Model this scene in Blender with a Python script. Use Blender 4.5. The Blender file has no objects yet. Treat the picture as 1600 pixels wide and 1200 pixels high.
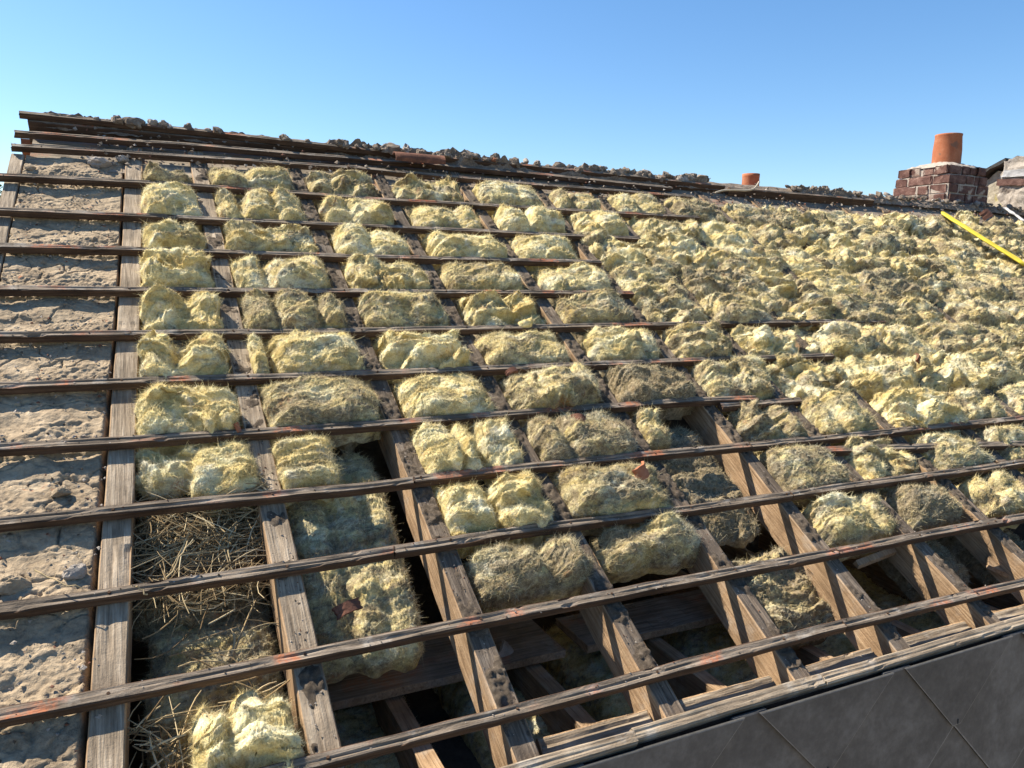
import bpy, math, random
import numpy as np
from mathutils import Matrix, Vector, Quaternion

# ------------------------------------------------------------------ scene, camera, light
SC = bpy.context.scene
COL = SC.collection
PITCH = math.radians(31.0)
CP, SP = math.cos(PITCH), math.sin(PITCH)
Z0 = 5.0                       # height of the roof-plane origin above the ground
CAMN = 1.6                     # camera distance from the roof plane
RM = np.array([[0.90233168, -0.35875075, 0.23894651],
               [-0.04487119, -0.62951233, -0.77569376],
               [0.42870049, 0.68921124, -0.58412649]])   # rows: right, down, forward in roof axes
FPX = 1179.26


def W(u, v, w=0.0):            # roof coordinates -> world
    return Vector((u, v * CP - w * SP, v * SP + w * CP + Z0))


ROOF_R = Matrix.Rotation(PITCH, 4, 'X')
CAM_P = W(0, 0, CAMN)


def wdir(d):
    return Vector((d[0], d[1] * CP - d[2] * SP, d[1] * SP + d[2] * CP))


cam = bpy.data.cameras.new("camera")
cam.sensor_fit = 'HORIZONTAL'
cam.sensor_width = 36.0
cam.lens = 36.0 * FPX / 1600
cam.clip_start = 0.02
cam.clip_end = 5000
camo = bpy.data.objects.new("camera", cam)
COL.objects.link(camo)
r_, d_, f_ = wdir(RM[0]), wdir(RM[1]), wdir(RM[2])
m = Matrix.Identity(4)
for i in range(3):
    m[i][0], m[i][1], m[i][2], m[i][3] = r_[i], -d_[i], -f_[i], CAM_P[i]
camo.matrix_world = m
SC.camera = camo

sun_roof = Vector((-1.25, 2.1, 1.2))
SUN = wdir(sun_roof).normalized()
sl = bpy.data.lights.new("sun", 'SUN')
sl.energy = 5.0
sl.angle = math.radians(0.5)
sl.color = (1.0, 0.90, 0.74)
so = bpy.data.objects.new("sun", sl)
COL.objects.link(so)
so.rotation_mode = 'QUATERNION'
so.rotation_quaternion = SUN.to_track_quat('Z', 'Y')
so.location = (-3, 8, 14)

wd = bpy.data.worlds.new("World")
SC.world = wd
wd.use_nodes = True
nt = wd.node_tree
sky = nt.nodes.new('ShaderNodeTexSky')
sky.sky_type = 'NISHITA'
sky.sun_disc = False
sky.sun_elevation = math.asin(SUN.z)
sky.sun_rotation = math.atan2(SUN.x, SUN.y)
sky.air_density = 1.0
sky.dust_density = 0.35
sky.ozone_density = 3.0
bg = nt.nodes['Background']
bg.inputs['Strength'].default_value = 0.082
hs = nt.nodes.new('ShaderNodeHueSaturation')
hs.inputs['Saturation'].default_value = 1.2
nt.links.new(sky.outputs[0], hs.inputs['Color'])
nt.links.new(hs.outputs[0], bg.inputs['Color'])
SC.view_settings.view_transform = 'Standard'
SC.view_settings.look = 'None'
SC.view_settings.gamma = 1.0
SC.view_settings.use_curve_mapping = False
SC.view_settings.exposure = 1.2
SC.cycles.max_bounces = 6

# ------------------------------------------------------------------ helpers
RNG = np.random.default_rng(7)
random.seed(7)
_perm = np.random.default_rng(3).permutation(256)
_perm = np.concatenate([_perm, _perm, _perm])
_g = np.array([[1, 1, 0], [-1, 1, 0], [1, -1, 0], [-1, -1, 0], [1, 0, 1], [-1, 0, 1], [1, 0, -1], [-1, 0, -1],
               [0, 1, 1], [0, -1, 1], [0, 1, -1], [0, -1, -1], [1, 1, 0], [-1, 1, 0], [0, -1, 1], [0, -1, -1]], float)


def perlin(x, y, z):
    x, y, z = np.broadcast_arrays(np.asarray(x, float), np.asarray(y, float), np.asarray(z, float))
    xi, yi, zi = np.floor(x).astype(int), np.floor(y).astype(int), np.floor(z).astype(int)
    xf, yf, zf = x - xi, y - yi, z - zi
    xi &= 255; yi &= 255; zi &= 255
    fu, fv, fw = [t * t * t * (t * (t * 6 - 15) + 10) for t in (xf, yf, zf)]
    out = 0
    for dx in (0, 1):
        for dy in (0, 1):
            for dz in (0, 1):
                h = _perm[_perm[_perm[xi + dx] + yi + dy] + zi + dz] & 15
                g = _g[h]
                d = g[..., 0] * (xf - dx) + g[..., 1] * (yf - dy) + g[..., 2] * (zf - dz)
                out = out + d * (fu if dx else 1 - fu) * (fv if dy else 1 - fv) * (fw if dz else 1 - fw)
    return out


def fbm(x, y, z, octv=4, gain=0.5):
    s, a, o = 1.0, 1.0, 0
    for i in range(octv):
        o = o + a * perlin(x * s + 17.3 * i, y * s - 9.1 * i, z * s + 3.7 * i)
        s *= 2.03; a *= gain
    return o


def mesh_np(name, verts, faces, mats, mi=None, smooth=True):
    """verts Nx3, faces list of arrays (quads Mx4 and/or tris Kx3)"""
    me = bpy.data.meshes.new(name)
    verts = np.asarray(verts, np.float32)
    me.vertices.add(len(verts))
    me.vertices.foreach_set('co', verts.ravel())
    if not isinstance(faces, (list, tuple)):
        faces = [faces]
    faces = [np.asarray(f, np.int32) for f in faces if len(f)]
    loops = np.concatenate([f.ravel() for f in faces])
    tot = np.concatenate([np.full(len(f), f.shape[1], np.int32) for f in faces])
    start = np.concatenate([[0], np.cumsum(tot)[:-1]]).astype(np.int32)
    me.loops.add(len(loops))
    me.loops.foreach_set('vertex_index', loops)
    me.polygons.add(len(tot))
    me.polygons.foreach_set('loop_start', start)
    me.polygons.foreach_set('loop_total', tot)
    if mi is not None:
        me.polygons.foreach_set('material_index', np.asarray(mi, np.int32))
    if smooth is not None:
        me.polygons.foreach_set('use_smooth', np.full(len(tot), smooth, bool))
    for mt in (mats if isinstance(mats, (list, tuple)) else [mats]):
        me.materials.append(mt)
    me.update(calc_edges=True)
    me.validate()
    return me


def link(name, me, loc=None, roof=True, parent=None):
    """roof=True: mesh coordinates are roof-axis offsets from loc"""
    o = bpy.data.objects.new(name, me)
    COL.objects.link(o)
    if parent is not None:
        o.parent = parent
        return o
    mw = ROOF_R.copy() if roof else Matrix.Identity(4)
    if loc is not None:
        mw.translation = loc
    o.matrix_world = mw
    return o


def empty(name, loc, roof=True):
    return link(name, None, loc, roof)


def tag(o, label, cat, group=None, kind=None):
    if label: o['label'] = label
    if cat: o['category'] = cat
    if group: o['group'] = group
    if kind: o['kind'] = kind
    return o


def grid_faces(nu, nv, off=0, wrapv=False):
    """index = i*nv + j"""
    i = np.arange(nu - 1)[:, None]
    j = np.arange(nv if wrapv else nv - 1)[None, :]
    j2 = (j + 1) % nv
    f = np.stack([i * nv + j, (i + 1) * nv + j, (i + 1) * nv + j2, i * nv + j2], -1).reshape(-1, 4)
    return f + off


class MB:
    def __init__(s):
        s.v, s.q, s.t, s.qm, s.tm, s.n = [], [], [], [], [], 0

    def add(s, v, q=None, t=None, m=0):
        v = np.asarray(v, float).reshape(-1, 3)
        if q is not None and len(q):
            q = np.asarray(q); s.q.append(q + s.n); s.qm.append(np.full(len(q), m))
        if t is not None and len(t):
            t = np.asarray(t); s.t.append(t + s.n); s.tm.append(np.full(len(t), m))
        s.v.append(v); s.n += len(v)

    def box(s, c, h, rot=None, m=0, jit=0.0):
        p = np.array([[-1, -1, -1], [1, -1, -1], [1, 1, -1], [-1, 1, -1], [-1, -1, 1], [1, -1, 1], [1, 1, 1], [-1, 1, 1]], float) * np.asarray(h)
        if jit: p = p + RNG.uniform(-jit, jit, p.shape)
        if rot is not None: p = p @ np.asarray(rot).T
        s.add(p + np.asarray(c), [[0, 3, 2, 1], [4, 5, 6, 7], [0, 1, 5, 4], [1, 2, 6, 5], [2, 3, 7, 6], [3, 0, 4, 7]], m=m)

    def tube(s, pts, rad, n=6, m=0):
        pts = np.asarray(pts, float); rad = np.broadcast_to(rad, len(pts))
        t = np.gradient(pts, axis=0); t /= np.linalg.norm(t, axis=1, keepdims=True) + 1e-9
        ref = np.array([0, 0, 1.0]) if abs(t[0, 2]) < .9 else np.array([1.0, 0, 0])
        a = np.cross(t, ref); a /= np.linalg.norm(a, axis=1, keepdims=True) + 1e-9
        b = np.cross(t, a)
        th = np.linspace(0, 2 * np.pi, n, endpoint=False)
        v = pts[:, None] + rad[:, None, None] * (np.cos(th)[None, :, None] * a[:, None] + np.sin(th)[None, :, None] * b[:, None])
        s.add(v, grid_faces(len(pts), n, 0, True)[:, ::-1], m=m)
        k = s.n - n
        caps = [[0, i + 1, i] for i in range(1, n - 1)]
        s.t.append(np.array(caps) + s.n - len(pts) * n); s.tm.append(np.full(len(caps), m))
        s.t.append(np.array([[0, i, i + 1] for i in range(1, n - 1)]) + k); s.tm.append(np.full(len(caps), m))

    def mesh(s, name, mats, smooth=False):
        f, mi = [], []
        if s.q: f.append(np.concatenate(s.q)); mi.append(np.concatenate(s.qm))
        if s.t: f.append(np.concatenate(s.t)); mi.append(np.concatenate(s.tm))
        return mesh_np(name, np.concatenate(s.v), f, mats, np.concatenate(mi), smooth)


def ray(x, y):
    d = RM.T @ np.array([(x - 800) / FPX, (y - 600) / FPX, 1.0])
    return d


def pr(x, y, w=0.0):           # photo pixel -> roof (u, v) on the plane at height w
    d = ray(x, y)
    t = (w - CAMN) / d[2]
    return d[0] * t, d[1] * t


def proj(u, v, w=0.0):
    q = RM @ np.array([u, v, w - CAMN])
    return 800 + FPX * q[0] / q[2], 600 + FPX * q[1] / q[2]


def ordw(n):
    w = ['zeroth', 'first', 'second', 'third', 'fourth', 'fifth', 'sixth', 'seventh', 'eighth', 'ninth', 'tenth',
         'eleventh', 'twelfth', 'thirteenth', 'fourteenth', 'fifteenth', 'sixteenth', 'seventeenth', 'eighteenth', 'nineteenth', 'twentieth',
         'twenty-first', 'twenty-second']
    return w[n]


# ------------------------------------------------------------------ materials
class NT:
    def __init__(s, name):
        s.m = bpy.data.materials.new(name)
        s.m.use_nodes = True
        s.t = s.m.node_tree
        s.b = s.t.nodes['Principled BSDF']
        s.b.inputs['Roughness'].default_value = 0.9
        s.b.inputs['Specular IOR Level'].default_value = 0.2

    def n(s, typ, **kw):
        nd = s.t.nodes.new(typ)
        for k, v in kw.items():
            if k.startswith('i_'):
                nd.inputs[k[2:].replace('_', ' ')].default_value = v
            else:
                setattr(nd, k, v)
        return nd

    def l(s, a, b):
        s.t.links.new(a, b)

    def coord(s, scale=(1, 1, 1), rnd=True, rot=(0, 0, 0)):
        tc = s.n('ShaderNodeTexCoord')
        out = tc.outputs['Object']
        if rnd:
            oi = s.n('ShaderNodeObjectInfo')
            mm = s.n('ShaderNodeMath', operation='MULTIPLY'); mm.inputs[1].default_value = 37.0
            s.l(oi.outputs['Random'], mm.inputs[0])
            ad = s.n('ShaderNodeVectorMath', operation='ADD')
            s.l(out, ad.inputs[0]); s.l(mm.outputs[0], ad.inputs[1]); out = ad.outputs[0]
        mp = s.n('ShaderNodeMapping')
        mp.inputs['Scale'].default_value = scale
        mp.inputs['Rotation'].default_value = rot
        s.l(out, mp.inputs['Vector'])
        return mp.outputs[0]

    def noise(s, co, scale, detail=4, rough=0.55, dist=0.0):
        nd = s.n('ShaderNodeTexNoise')
        nd.inputs['Scale'].default_value = scale
        nd.inputs['Detail'].default_value = detail
        nd.inputs['Roughness'].default_value = rough
        nd.inputs['Distortion'].default_value = dist
        s.l(co, nd.inputs['Vector'])
        return nd.outputs['Fac']

    def ramp(s, fac, stops):
        nd = s.n('ShaderNodeValToRGB')
        e = nd.color_ramp.elements
        while len(e) < len(stops): e.new(0.5)
        for i, (p, c) in enumerate(stops):
            e[i].position = p
            e[i].color = (c, c, c, 1) if isinstance(c, (int, float)) else (*c, 1)
        s.l(fac, nd.inputs[0])
        return nd.outputs[0]

    def mix(s, fac, a, b):
        nd = s.n('ShaderNodeMix', data_type='RGBA')
        for sock, v in ((nd.inputs['Factor'], fac), (nd.inputs['A'], a), (nd.inputs['B'], b)):
            pass
        ia = [i for i in nd.inputs if i.type == 'RGBA']
        fi = [i for i in nd.inputs if i.type == 'VALUE'][0]
        for sock, v in ((fi, fac), (ia[0], a), (ia[1], b)):
            if hasattr(v, 'node'): s.l(v, sock)
            elif isinstance(v, (int, float)): sock.default_value = v
            else: sock.default_value = (*v, 1)
        return [o for o in nd.outputs if o.type == 'RGBA'][0]

    def math(s, op, a, b=0.0, clamp=False):
        nd = s.n('ShaderNodeMath', operation=op)
        nd.use_clamp = clamp
        for sock, v in ((nd.inputs[0], a), (nd.inputs[1], b)):
            if hasattr(v, 'node'): s.l(v, sock)
            else: sock.default_value = v
        return nd.outputs[0]

    def objattr(s, name):
        nd = s.n('ShaderNodeAttribute', attribute_type='OBJECT', attribute_name=name)
        return nd.outputs['Fac']

    def bump(s, h, strength=0.5, dist=0.01):
        nd = s.n('ShaderNodeBump')
        nd.inputs['Strength'].default_value = strength
        nd.inputs['Distance'].default_value = dist
        s.l(h, nd.inputs['Height'])
        s.l(nd.outputs[0], s.b.inputs['Normal'])

    def col(s, c):
        if hasattr(c, 'node'): s.l(c, s.b.inputs['Base Color'])
        else: s.b.inputs['Base Color'].default_value = (*c, 1)
        return s.m


def mat_wool(name, lite=1.0, dm=.9, island=False):
    s = NT(name)
    co = s.coord((.7, 1.5, 1.0))
    big = s.noise(co, 8, 5, .6, .6)
    mid = s.noise(co, 30, 5, .65, .4)
    fine = s.noise(s.coord(), 150, 3, .7)
    k = lambda c: tuple(min(.92, x * lite) for x in c)
    base = s.ramp(big, [(.28, k((.45, .335, .125))), (.40, k((.61, .51, .235))), (.53, k((.73, .65, .37))), (.66, k((.82, .78, .59)))])
    ochre = s.ramp(mid, [(.36, 1.0), (.52, 0.0)])
    c1 = s.mix(s.math('MULTIPLY', ochre, .55), base, k((.40, .28, .10)))
    white = s.ramp(s.noise(s.coord(), 17, 5, .7, .5), [(.54, 0.0), (.70, .75)])
    c1 = s.mix(white, c1, (.84, .82, .72))
    grain = s.ramp(s.noise(s.coord(), 210, 2, .8), [(.30, (.66, .63, .56)), (.5, (.95, .94, .92)), (.68, (1.0, 1.0, 1.0))])
    mg = s.n('ShaderNodeMix', data_type='RGBA', blend_type='MULTIPLY')
    ig = [i for i in mg.inputs if i.type == 'RGBA']
    [i for i in mg.inputs if i.type == 'VALUE'][0].default_value = 1.0
    s.l(c1, ig[0]); s.l(grain, ig[1])
    c1 = [o for o in mg.outputs if o.type == 'RGBA'][0]
    # dust and soot that settled on the wool
    dn = s.math('ADD', s.math('MULTIPLY', s.noise(s.coord((.6, 1.5, 1.0)), 12, 7, .72, .4), .62), s.math('MULTIPLY', s.noise(s.coord((.8, 1.4, 1.0)), 48, 5, .75, .6), .38))
    th = s.math('ADD', dn, s.math('MULTIPLY', s.math('SUBTRACT', s.objattr('dirt'), .5), .45))
    dirt = s.ramp(th, [(.44, 0.0), (.57, 1.0)])
    dcol = s.ramp(s.noise(s.coord(), 60, 5, .75), [(.34, (.085, .066, .045)), (.5, (.235, .185, .125)), (.68, (.42, .35, .25))])
    c2 = s.mix(s.math('MULTIPLY', dirt, dm), c1, dcol)
    # grains of brick-red tile dust
    rn = s.noise(s.coord(), 10, 3, .5)
    rr = s.math('MULTIPLY', s.ramp(rn, [(.64, 0.0), (.74, 1.0)]), s.ramp(fine, [(.45, 0.0), (.6, .75)]))
    c3 = s.mix(rr, c2, (.42, .17, .08))
    if island:      # every fibre its own tone
        ge = s.n('ShaderNodeNewGeometry')
        tone = s.ramp(ge.outputs['Random Per Island'], [(0.0, (.46, .41, .33)), (.3, (.90, .88, .82)), (1.0, (1.30, 1.29, 1.23))])
        mu = s.n('ShaderNodeMix', data_type='RGBA', blend_type='MULTIPLY')
        ia = [i for i in mu.inputs if i.type == 'RGBA']
        [i for i in mu.inputs if i.type == 'VALUE'][0].default_value = 1.0
        s.l(s.mix(.30, c3, (.80, .76, .62)), ia[0]); s.l(tone, ia[1])
        c3 = [o for o in mu.outputs if o.type == 'RGBA'][0]
    s.bump(s.math('ADD', fine, s.math('MULTIPLY', s.noise(s.coord((1, .25, 1), True, (0, 0, .5)), 260, 2, .6), .8)), .6, .004)
    s.b.inputs['Roughness'].default_value = 1.0
    s.b.inputs['Specular IOR Level'].default_value = 0.0
    s.col(c3)
    tr = s.n('ShaderNodeBsdfTranslucent'); s.l(c3, tr.inputs['Color'])
    mx = s.n('ShaderNodeMixShader'); mx.inputs[0].default_value = .38 if island else .28
    s.l(s.b.outputs[0], mx.inputs[1]); s.l(tr.outputs[0], mx.inputs[2])
    s.l(mx.outputs[0], s.t.nodes['Material Output'].inputs['Surface'])
    return s.m


def mat_wood(name, c_dark, c_mid, c_lite, axis='x', stain=0.0, grain=1.0, wear=0.0):
    s = NT(name)
    sc = (3, 60, 60) if axis == 'x' else (60, 3, 60)
    co = s.coord(sc)
    g = s.noise(co, 2.2, 6, .62, .4)
    patch = s.noise(s.coord(), 7, 4, .6)
    c = s.ramp(g, [(.30, c_dark), (.52, c_mid), (.72, c_lite)])
    dark = s.ramp(patch, [(.35, .75), (.6, 0.0)])
    c = s.mix(s.math('MULTIPLY', dark, .7), c, tuple(x * .55 for x in c_dark))
    fine = s.noise(s.coord(), 180, 3, .7)
    if wear:
        c = s.mix(s.math('MULTIPLY', s.ramp(s.noise(s.coord(), 13, 5, .6), [(.55, 0.0), (.68, 1.0)]), wear), c, (.36, .33, .29))
    if stain:
        st = s.noise(s.coord((1, 1, 1)), 6.5, 2, .4)
        f = s.math('MULTIPLY', s.ramp(st, [(.575, 0.0), (.65, 1.0)]), s.ramp(s.noise(s.coord(), 70, 4, .7), [(.36, 0.0), (.62, 1.0)]))
        c = s.mix(s.math('MULTIPLY', f, stain), c, (.46, .135, .05))
    s.bump(s.math('ADD', g, s.math('MULTIPLY', fine, .35)), .7 * grain, .006)
    s.b.inputs['Roughness'].default_value = .85
    return s.col(c)


def mat_speck(name, stops, scale, bumps=0.6, bd=0.01, spots=None, detail=6, rough=.92):
    s = NT(name)
    co = s.coord()
    n1 = s.noise(co, scale, detail, .65, .3)
    n2 = s.noise(s.coord(), scale * 9, 4, .7)
    c = s.ramp(s.math('ADD', s.math('MULTIPLY', n1, .65), s.math('MULTIPLY', n2, .35)), stops)
    if spots:
        f = s.ramp(s.noise(s.coord(), spots[1], 3, .5), [(spots[2], 0.0), (spots[2] + .06, 1.0)])
        c = s.mix(s.math('MULTIPLY', f, .8), c, spots[0])
    s.bump(s.math('ADD', n1, n2), bumps, bd)
    s.b.inputs['Roughness'].default_value = rough
    return s.col(c)


M_WOOL = mat_wool('glass_wool', 1.18)
M_FIBRE = mat_wool('glass_fibre', 1.30, .66, True)
M_BAT_TOP = mat_wood('batten_weathered', (.075, .058, .043), (.21, .168, .128), (.38, .318, .255), 'x', stain=.7, wear=.6)
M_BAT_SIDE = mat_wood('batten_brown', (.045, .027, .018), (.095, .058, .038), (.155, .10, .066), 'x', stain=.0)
M_RAF_TOP = mat_wood('rafter_grey', (.13, .10, .07), (.32, .255, .185), (.50, .42, .32), 'y', grain=1.2, wear=.15)
M_RAF_DARK = mat_wood('rafter_grimy', (.06, .045, .034), (.15, .118, .09), (.29, .235, .18), 'y', grain=1.2, wear=.15)
M_RAF_SIDE = mat_wood('rafter_tan', (.18, .115, .065), (.35, .235, .14), (.47, .345, .22), 'y', wear=.3)
M_EAVE = mat_wood('eave_pale', (.14, .105, .072), (.32, .255, .185), (.50, .43, .33), 'x', wear=.6)
M_PLANK = mat_wood('plank_grimy', (.13, .105, .08), (.28, .235, .185), (.42, .365, .295), 'x', stain=.35)
M_GRIT = mat_speck('grit', [(.3, (.045, .034, .026)), (.5, (.11, .086, .064)), (.7, (.24, .195, .15))], 60, .9, .006)
M_MORTAR = mat_speck('lime_mortar', [(.30, (.10, .074, .050)), (.45, (.27, .208, .14)), (.58, (.40, .315, .215)), (.72, (.56, .465, .345))], 11, .7, .008,
                     spots=((.40, .14, .06), 22, .70))
M_RUBBLE = mat_speck('ridge_mortar', [(.3, (.075, .058, .044)), (.5, (.20, .16, .125)), (.7, (.40, .34, .275))], 25, .8, .008, spots=((.32, .12, .06), 14, .68))
M_PALE = mat_speck('pale_mortar', [(.3, (.22, .19, .16)), (.7, (.5, .45, .4))], 30, .8, .008)
M_SLATE = mat_speck('slate_dark', [(.30, (.085, .070, .060)), (.5, (.14, .116, .10)), (.70, (.23, .195, .17))], 4, .3, .004, rough=.6)
M_SLATE.node_tree.nodes['Principled BSDF'].inputs['Specular IOR Level'].default_value = .08
M_SLATE_EDGE = mat_speck('slate_edge', [(.3, (.03, .03, .03)), (.7, (.08, .078, .075))], 40, .4, .004)
M_TERRA = mat_speck('terracotta', [(.3, (.26, .085, .042)), (.5, (.33, .122, .062)), (.72, (.42, .20, .12))], 9, .35, .004, spots=((.16, .10, .075), 14, .60))
M_TERRA_D = mat_speck('terracotta_sooty', [(.3, (.06, .036, .028)), (.55, (.16, .072, .047)), (.75, (.30, .14, .09))], 20, .5, .006)
M_SLATE_HILITE = mat_speck('slate_rim_highlight', [(.3, (.16, .13, .11)), (.7, (.34, .29, .25))], 40, .3, .003)  # pale rim round each slate, an edge highlight put into the colour
M_BRICK = mat_speck('brick_red', [(.30, (.045, .027, .024)), (.5, (.125, .068, .058)), (.7, (.29, .19, .155))], 16, .9, .008, spots=((.40, .345, .29), 9, .60))
M_RENDER = mat_speck('roughcast', [(.3, (.26, .23, .17)), (.5, (.46, .42, .33)), (.7, (.60, .56, .46))], 45, 1.0, .012, spots=((.5, .45, .2), 16, .62))
s_ = NT('straw_dry'); ge_ = s_.n('ShaderNodeNewGeometry')
M_STRAW = s_.col(s_.ramp(ge_.outputs['Random Per Island'], [(.0, (.09, .06, .03)), (.4, (.27, .195, .105)), (.8, (.48, .38, .22)), (1.0, (.66, .56, .37))]))
M_LEAD = mat_speck('lead_sheet', [(.3, (.26, .26, .27)), (.7, (.46, .46, .47))], 20, .2, .004, rough=.5)
M_DARK = mat_speck('attic_dark', [(.3, (.03, .025, .02)), (.7, (.11, .09, .07))], 8, .6, .01)  # very dark speckle for the attic floor and slate sheathing
M_GROUND = mat_speck('ground_grass', [(.3, (.10, .095, .06)), (.5, (.18, .16, .115)), (.7, (.27, .24, .18))], .3, .5, .05)
M_ROOFTILE = mat_speck('old_tile', [(.3, (.16, .06, .035)), (.7, (.36, .16, .09))], 6, .5, .01)
M_LEAF = mat_speck('leaf_green', [(.3, (.03, .06, .012)), (.7, (.09, .14, .035))], 3, .2, .01)
M_BARK = mat_speck('bark', [(.3, (.05, .04, .03)), (.7, (.14, .11, .08))], 10, .6, .01)
s_ = NT('yellow_plastic'); s_.b.inputs['Roughness'].default_value = .45
M_YELLOW = s_.col(s_.ramp(s_.noise(s_.coord(), 12, 4, .6), [(.3, (.46, .36, .04)), (.6, (.62, .50, .05))]))
s_ = NT('rusty_nail'); M_NAIL = s_.col((.06, .035, .022))
s_ = NT('cable_sheath'); M_CABLE = s_.col((.38, .33, .26))

# ------------------------------------------------------------------ ground and house shell
gm = MB()
gm.add([[-3000, -3000, 0], [3000, -3000, 0], [3000, 3000, 0], [-3000, 3000, 0]], [[0, 1, 2, 3]])
tag(link('ground', gm.mesh('ground', M_GROUND), (0, 0, 0), False), 'dusty gravel and grass ground around the old house', None, kind='structure')

VE, VR = 0.60, 3.86
U0, U1 = -0.50, 12.0
pe, prg = W(0, VE, -.13), W(0, VR, -.13)
ye, yr, ze, zr = pe.y, prg.y, pe.z, prg.z
yb = 2 * yr - ye

house = empty('old_house', (4, 2, 0), False)
tag(house, 'old house under the stripped roof, its dark attic floor seen through the rafters', 'house')


def hpart(name, mb, mat, smooth=False):
    me = mb.mesh(name, mat, smooth)
    me.transform(Matrix.Translation((-4, -2, 0)))
    return link(name, me, parent=house)


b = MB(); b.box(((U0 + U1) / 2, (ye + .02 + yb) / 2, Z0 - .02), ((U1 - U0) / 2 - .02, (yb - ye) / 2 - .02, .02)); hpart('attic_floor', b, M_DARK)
b = MB()
for x in (U0 + .1, U1 - .1):
    t = .09
    v = [[x - t, ye + .3, Z0], [x - t, yb, Z0], [x - t, yb, ze], [x - t, yr, zr - .03], [x - t, ye + .3, ze + .3 * SP / CP - .03]]
    v2 = [[x + t, *q[1:]] for q in v]
    b.add(v + v2, [[5 + i, 5 + (i + 1) % 5, (i + 1) % 5, i] for i in range(5)], [[0, 1, 2], [0, 2, 3], [0, 3, 4], [7, 6, 5], [8, 7, 5], [9, 8, 5]])
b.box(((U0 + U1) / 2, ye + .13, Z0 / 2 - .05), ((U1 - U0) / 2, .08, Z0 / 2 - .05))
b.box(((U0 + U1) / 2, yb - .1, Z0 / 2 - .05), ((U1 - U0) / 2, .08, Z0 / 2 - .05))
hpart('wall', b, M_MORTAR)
b = MB()
yy0, zz0 = yr + .02, zr + .06
v = [[U0, yy0, zz0], [U1, yy0, zz0], [U1, yb + .2, zz0 - (yb + .2 - yy0) * .6], [U0, yb + .2, zz0 - (yb + .2 - yy0) * .6]]
v2 = [[q[0], q[1], q[2] - .05] for q in v]
b.add(v + v2, [[0, 3, 2, 1], [4, 5, 6, 7], [0, 1, 5, 4], [1, 2, 6, 5], [2, 3, 7, 6], [3, 0, 4, 7]]); hpart('roof', b, M_ROOFTILE)

# ------------------------------------------------------------------ rafters
RAFT = {1: [(-.128, .60), (-.056, 2.64), (-.03, 3.80)], 2: [(.298, .60), (.270, 2.0), (.25, 3.0), (.235, 3.80)],
        3: [(.722, .60), (.712, 1.6), (.695, 2.6), (.68, 3.80)], 4: [(1.132, .60), (1.11, 1.5), (1.11, 3.80)],
        5: [(1.558, .60), (1.56, 1.6), (1.58, 3.80)], 6: [(1.962, .60), (1.985, 1.6), (2.045, 3.80)],
        7: [(2.395, .60), (2.38, 1.5), (2.44, 3.80)], 8: [(2.80, .60), (2.80, 1.5), (2.87, 3.80)]}
for k in range(9, 19):
    RAFT[k] = [(2.80 + .425 * (k - 8), .60), (2.87 + .43 * (k - 8), 3.80)]
WT = -.031                      # rafter top below the batten tops


def raf_u(k, v):
    p = RAFT[k]
    return float(np.interp(v, [q[1] for q in p], [q[0] for q in p]))


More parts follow.
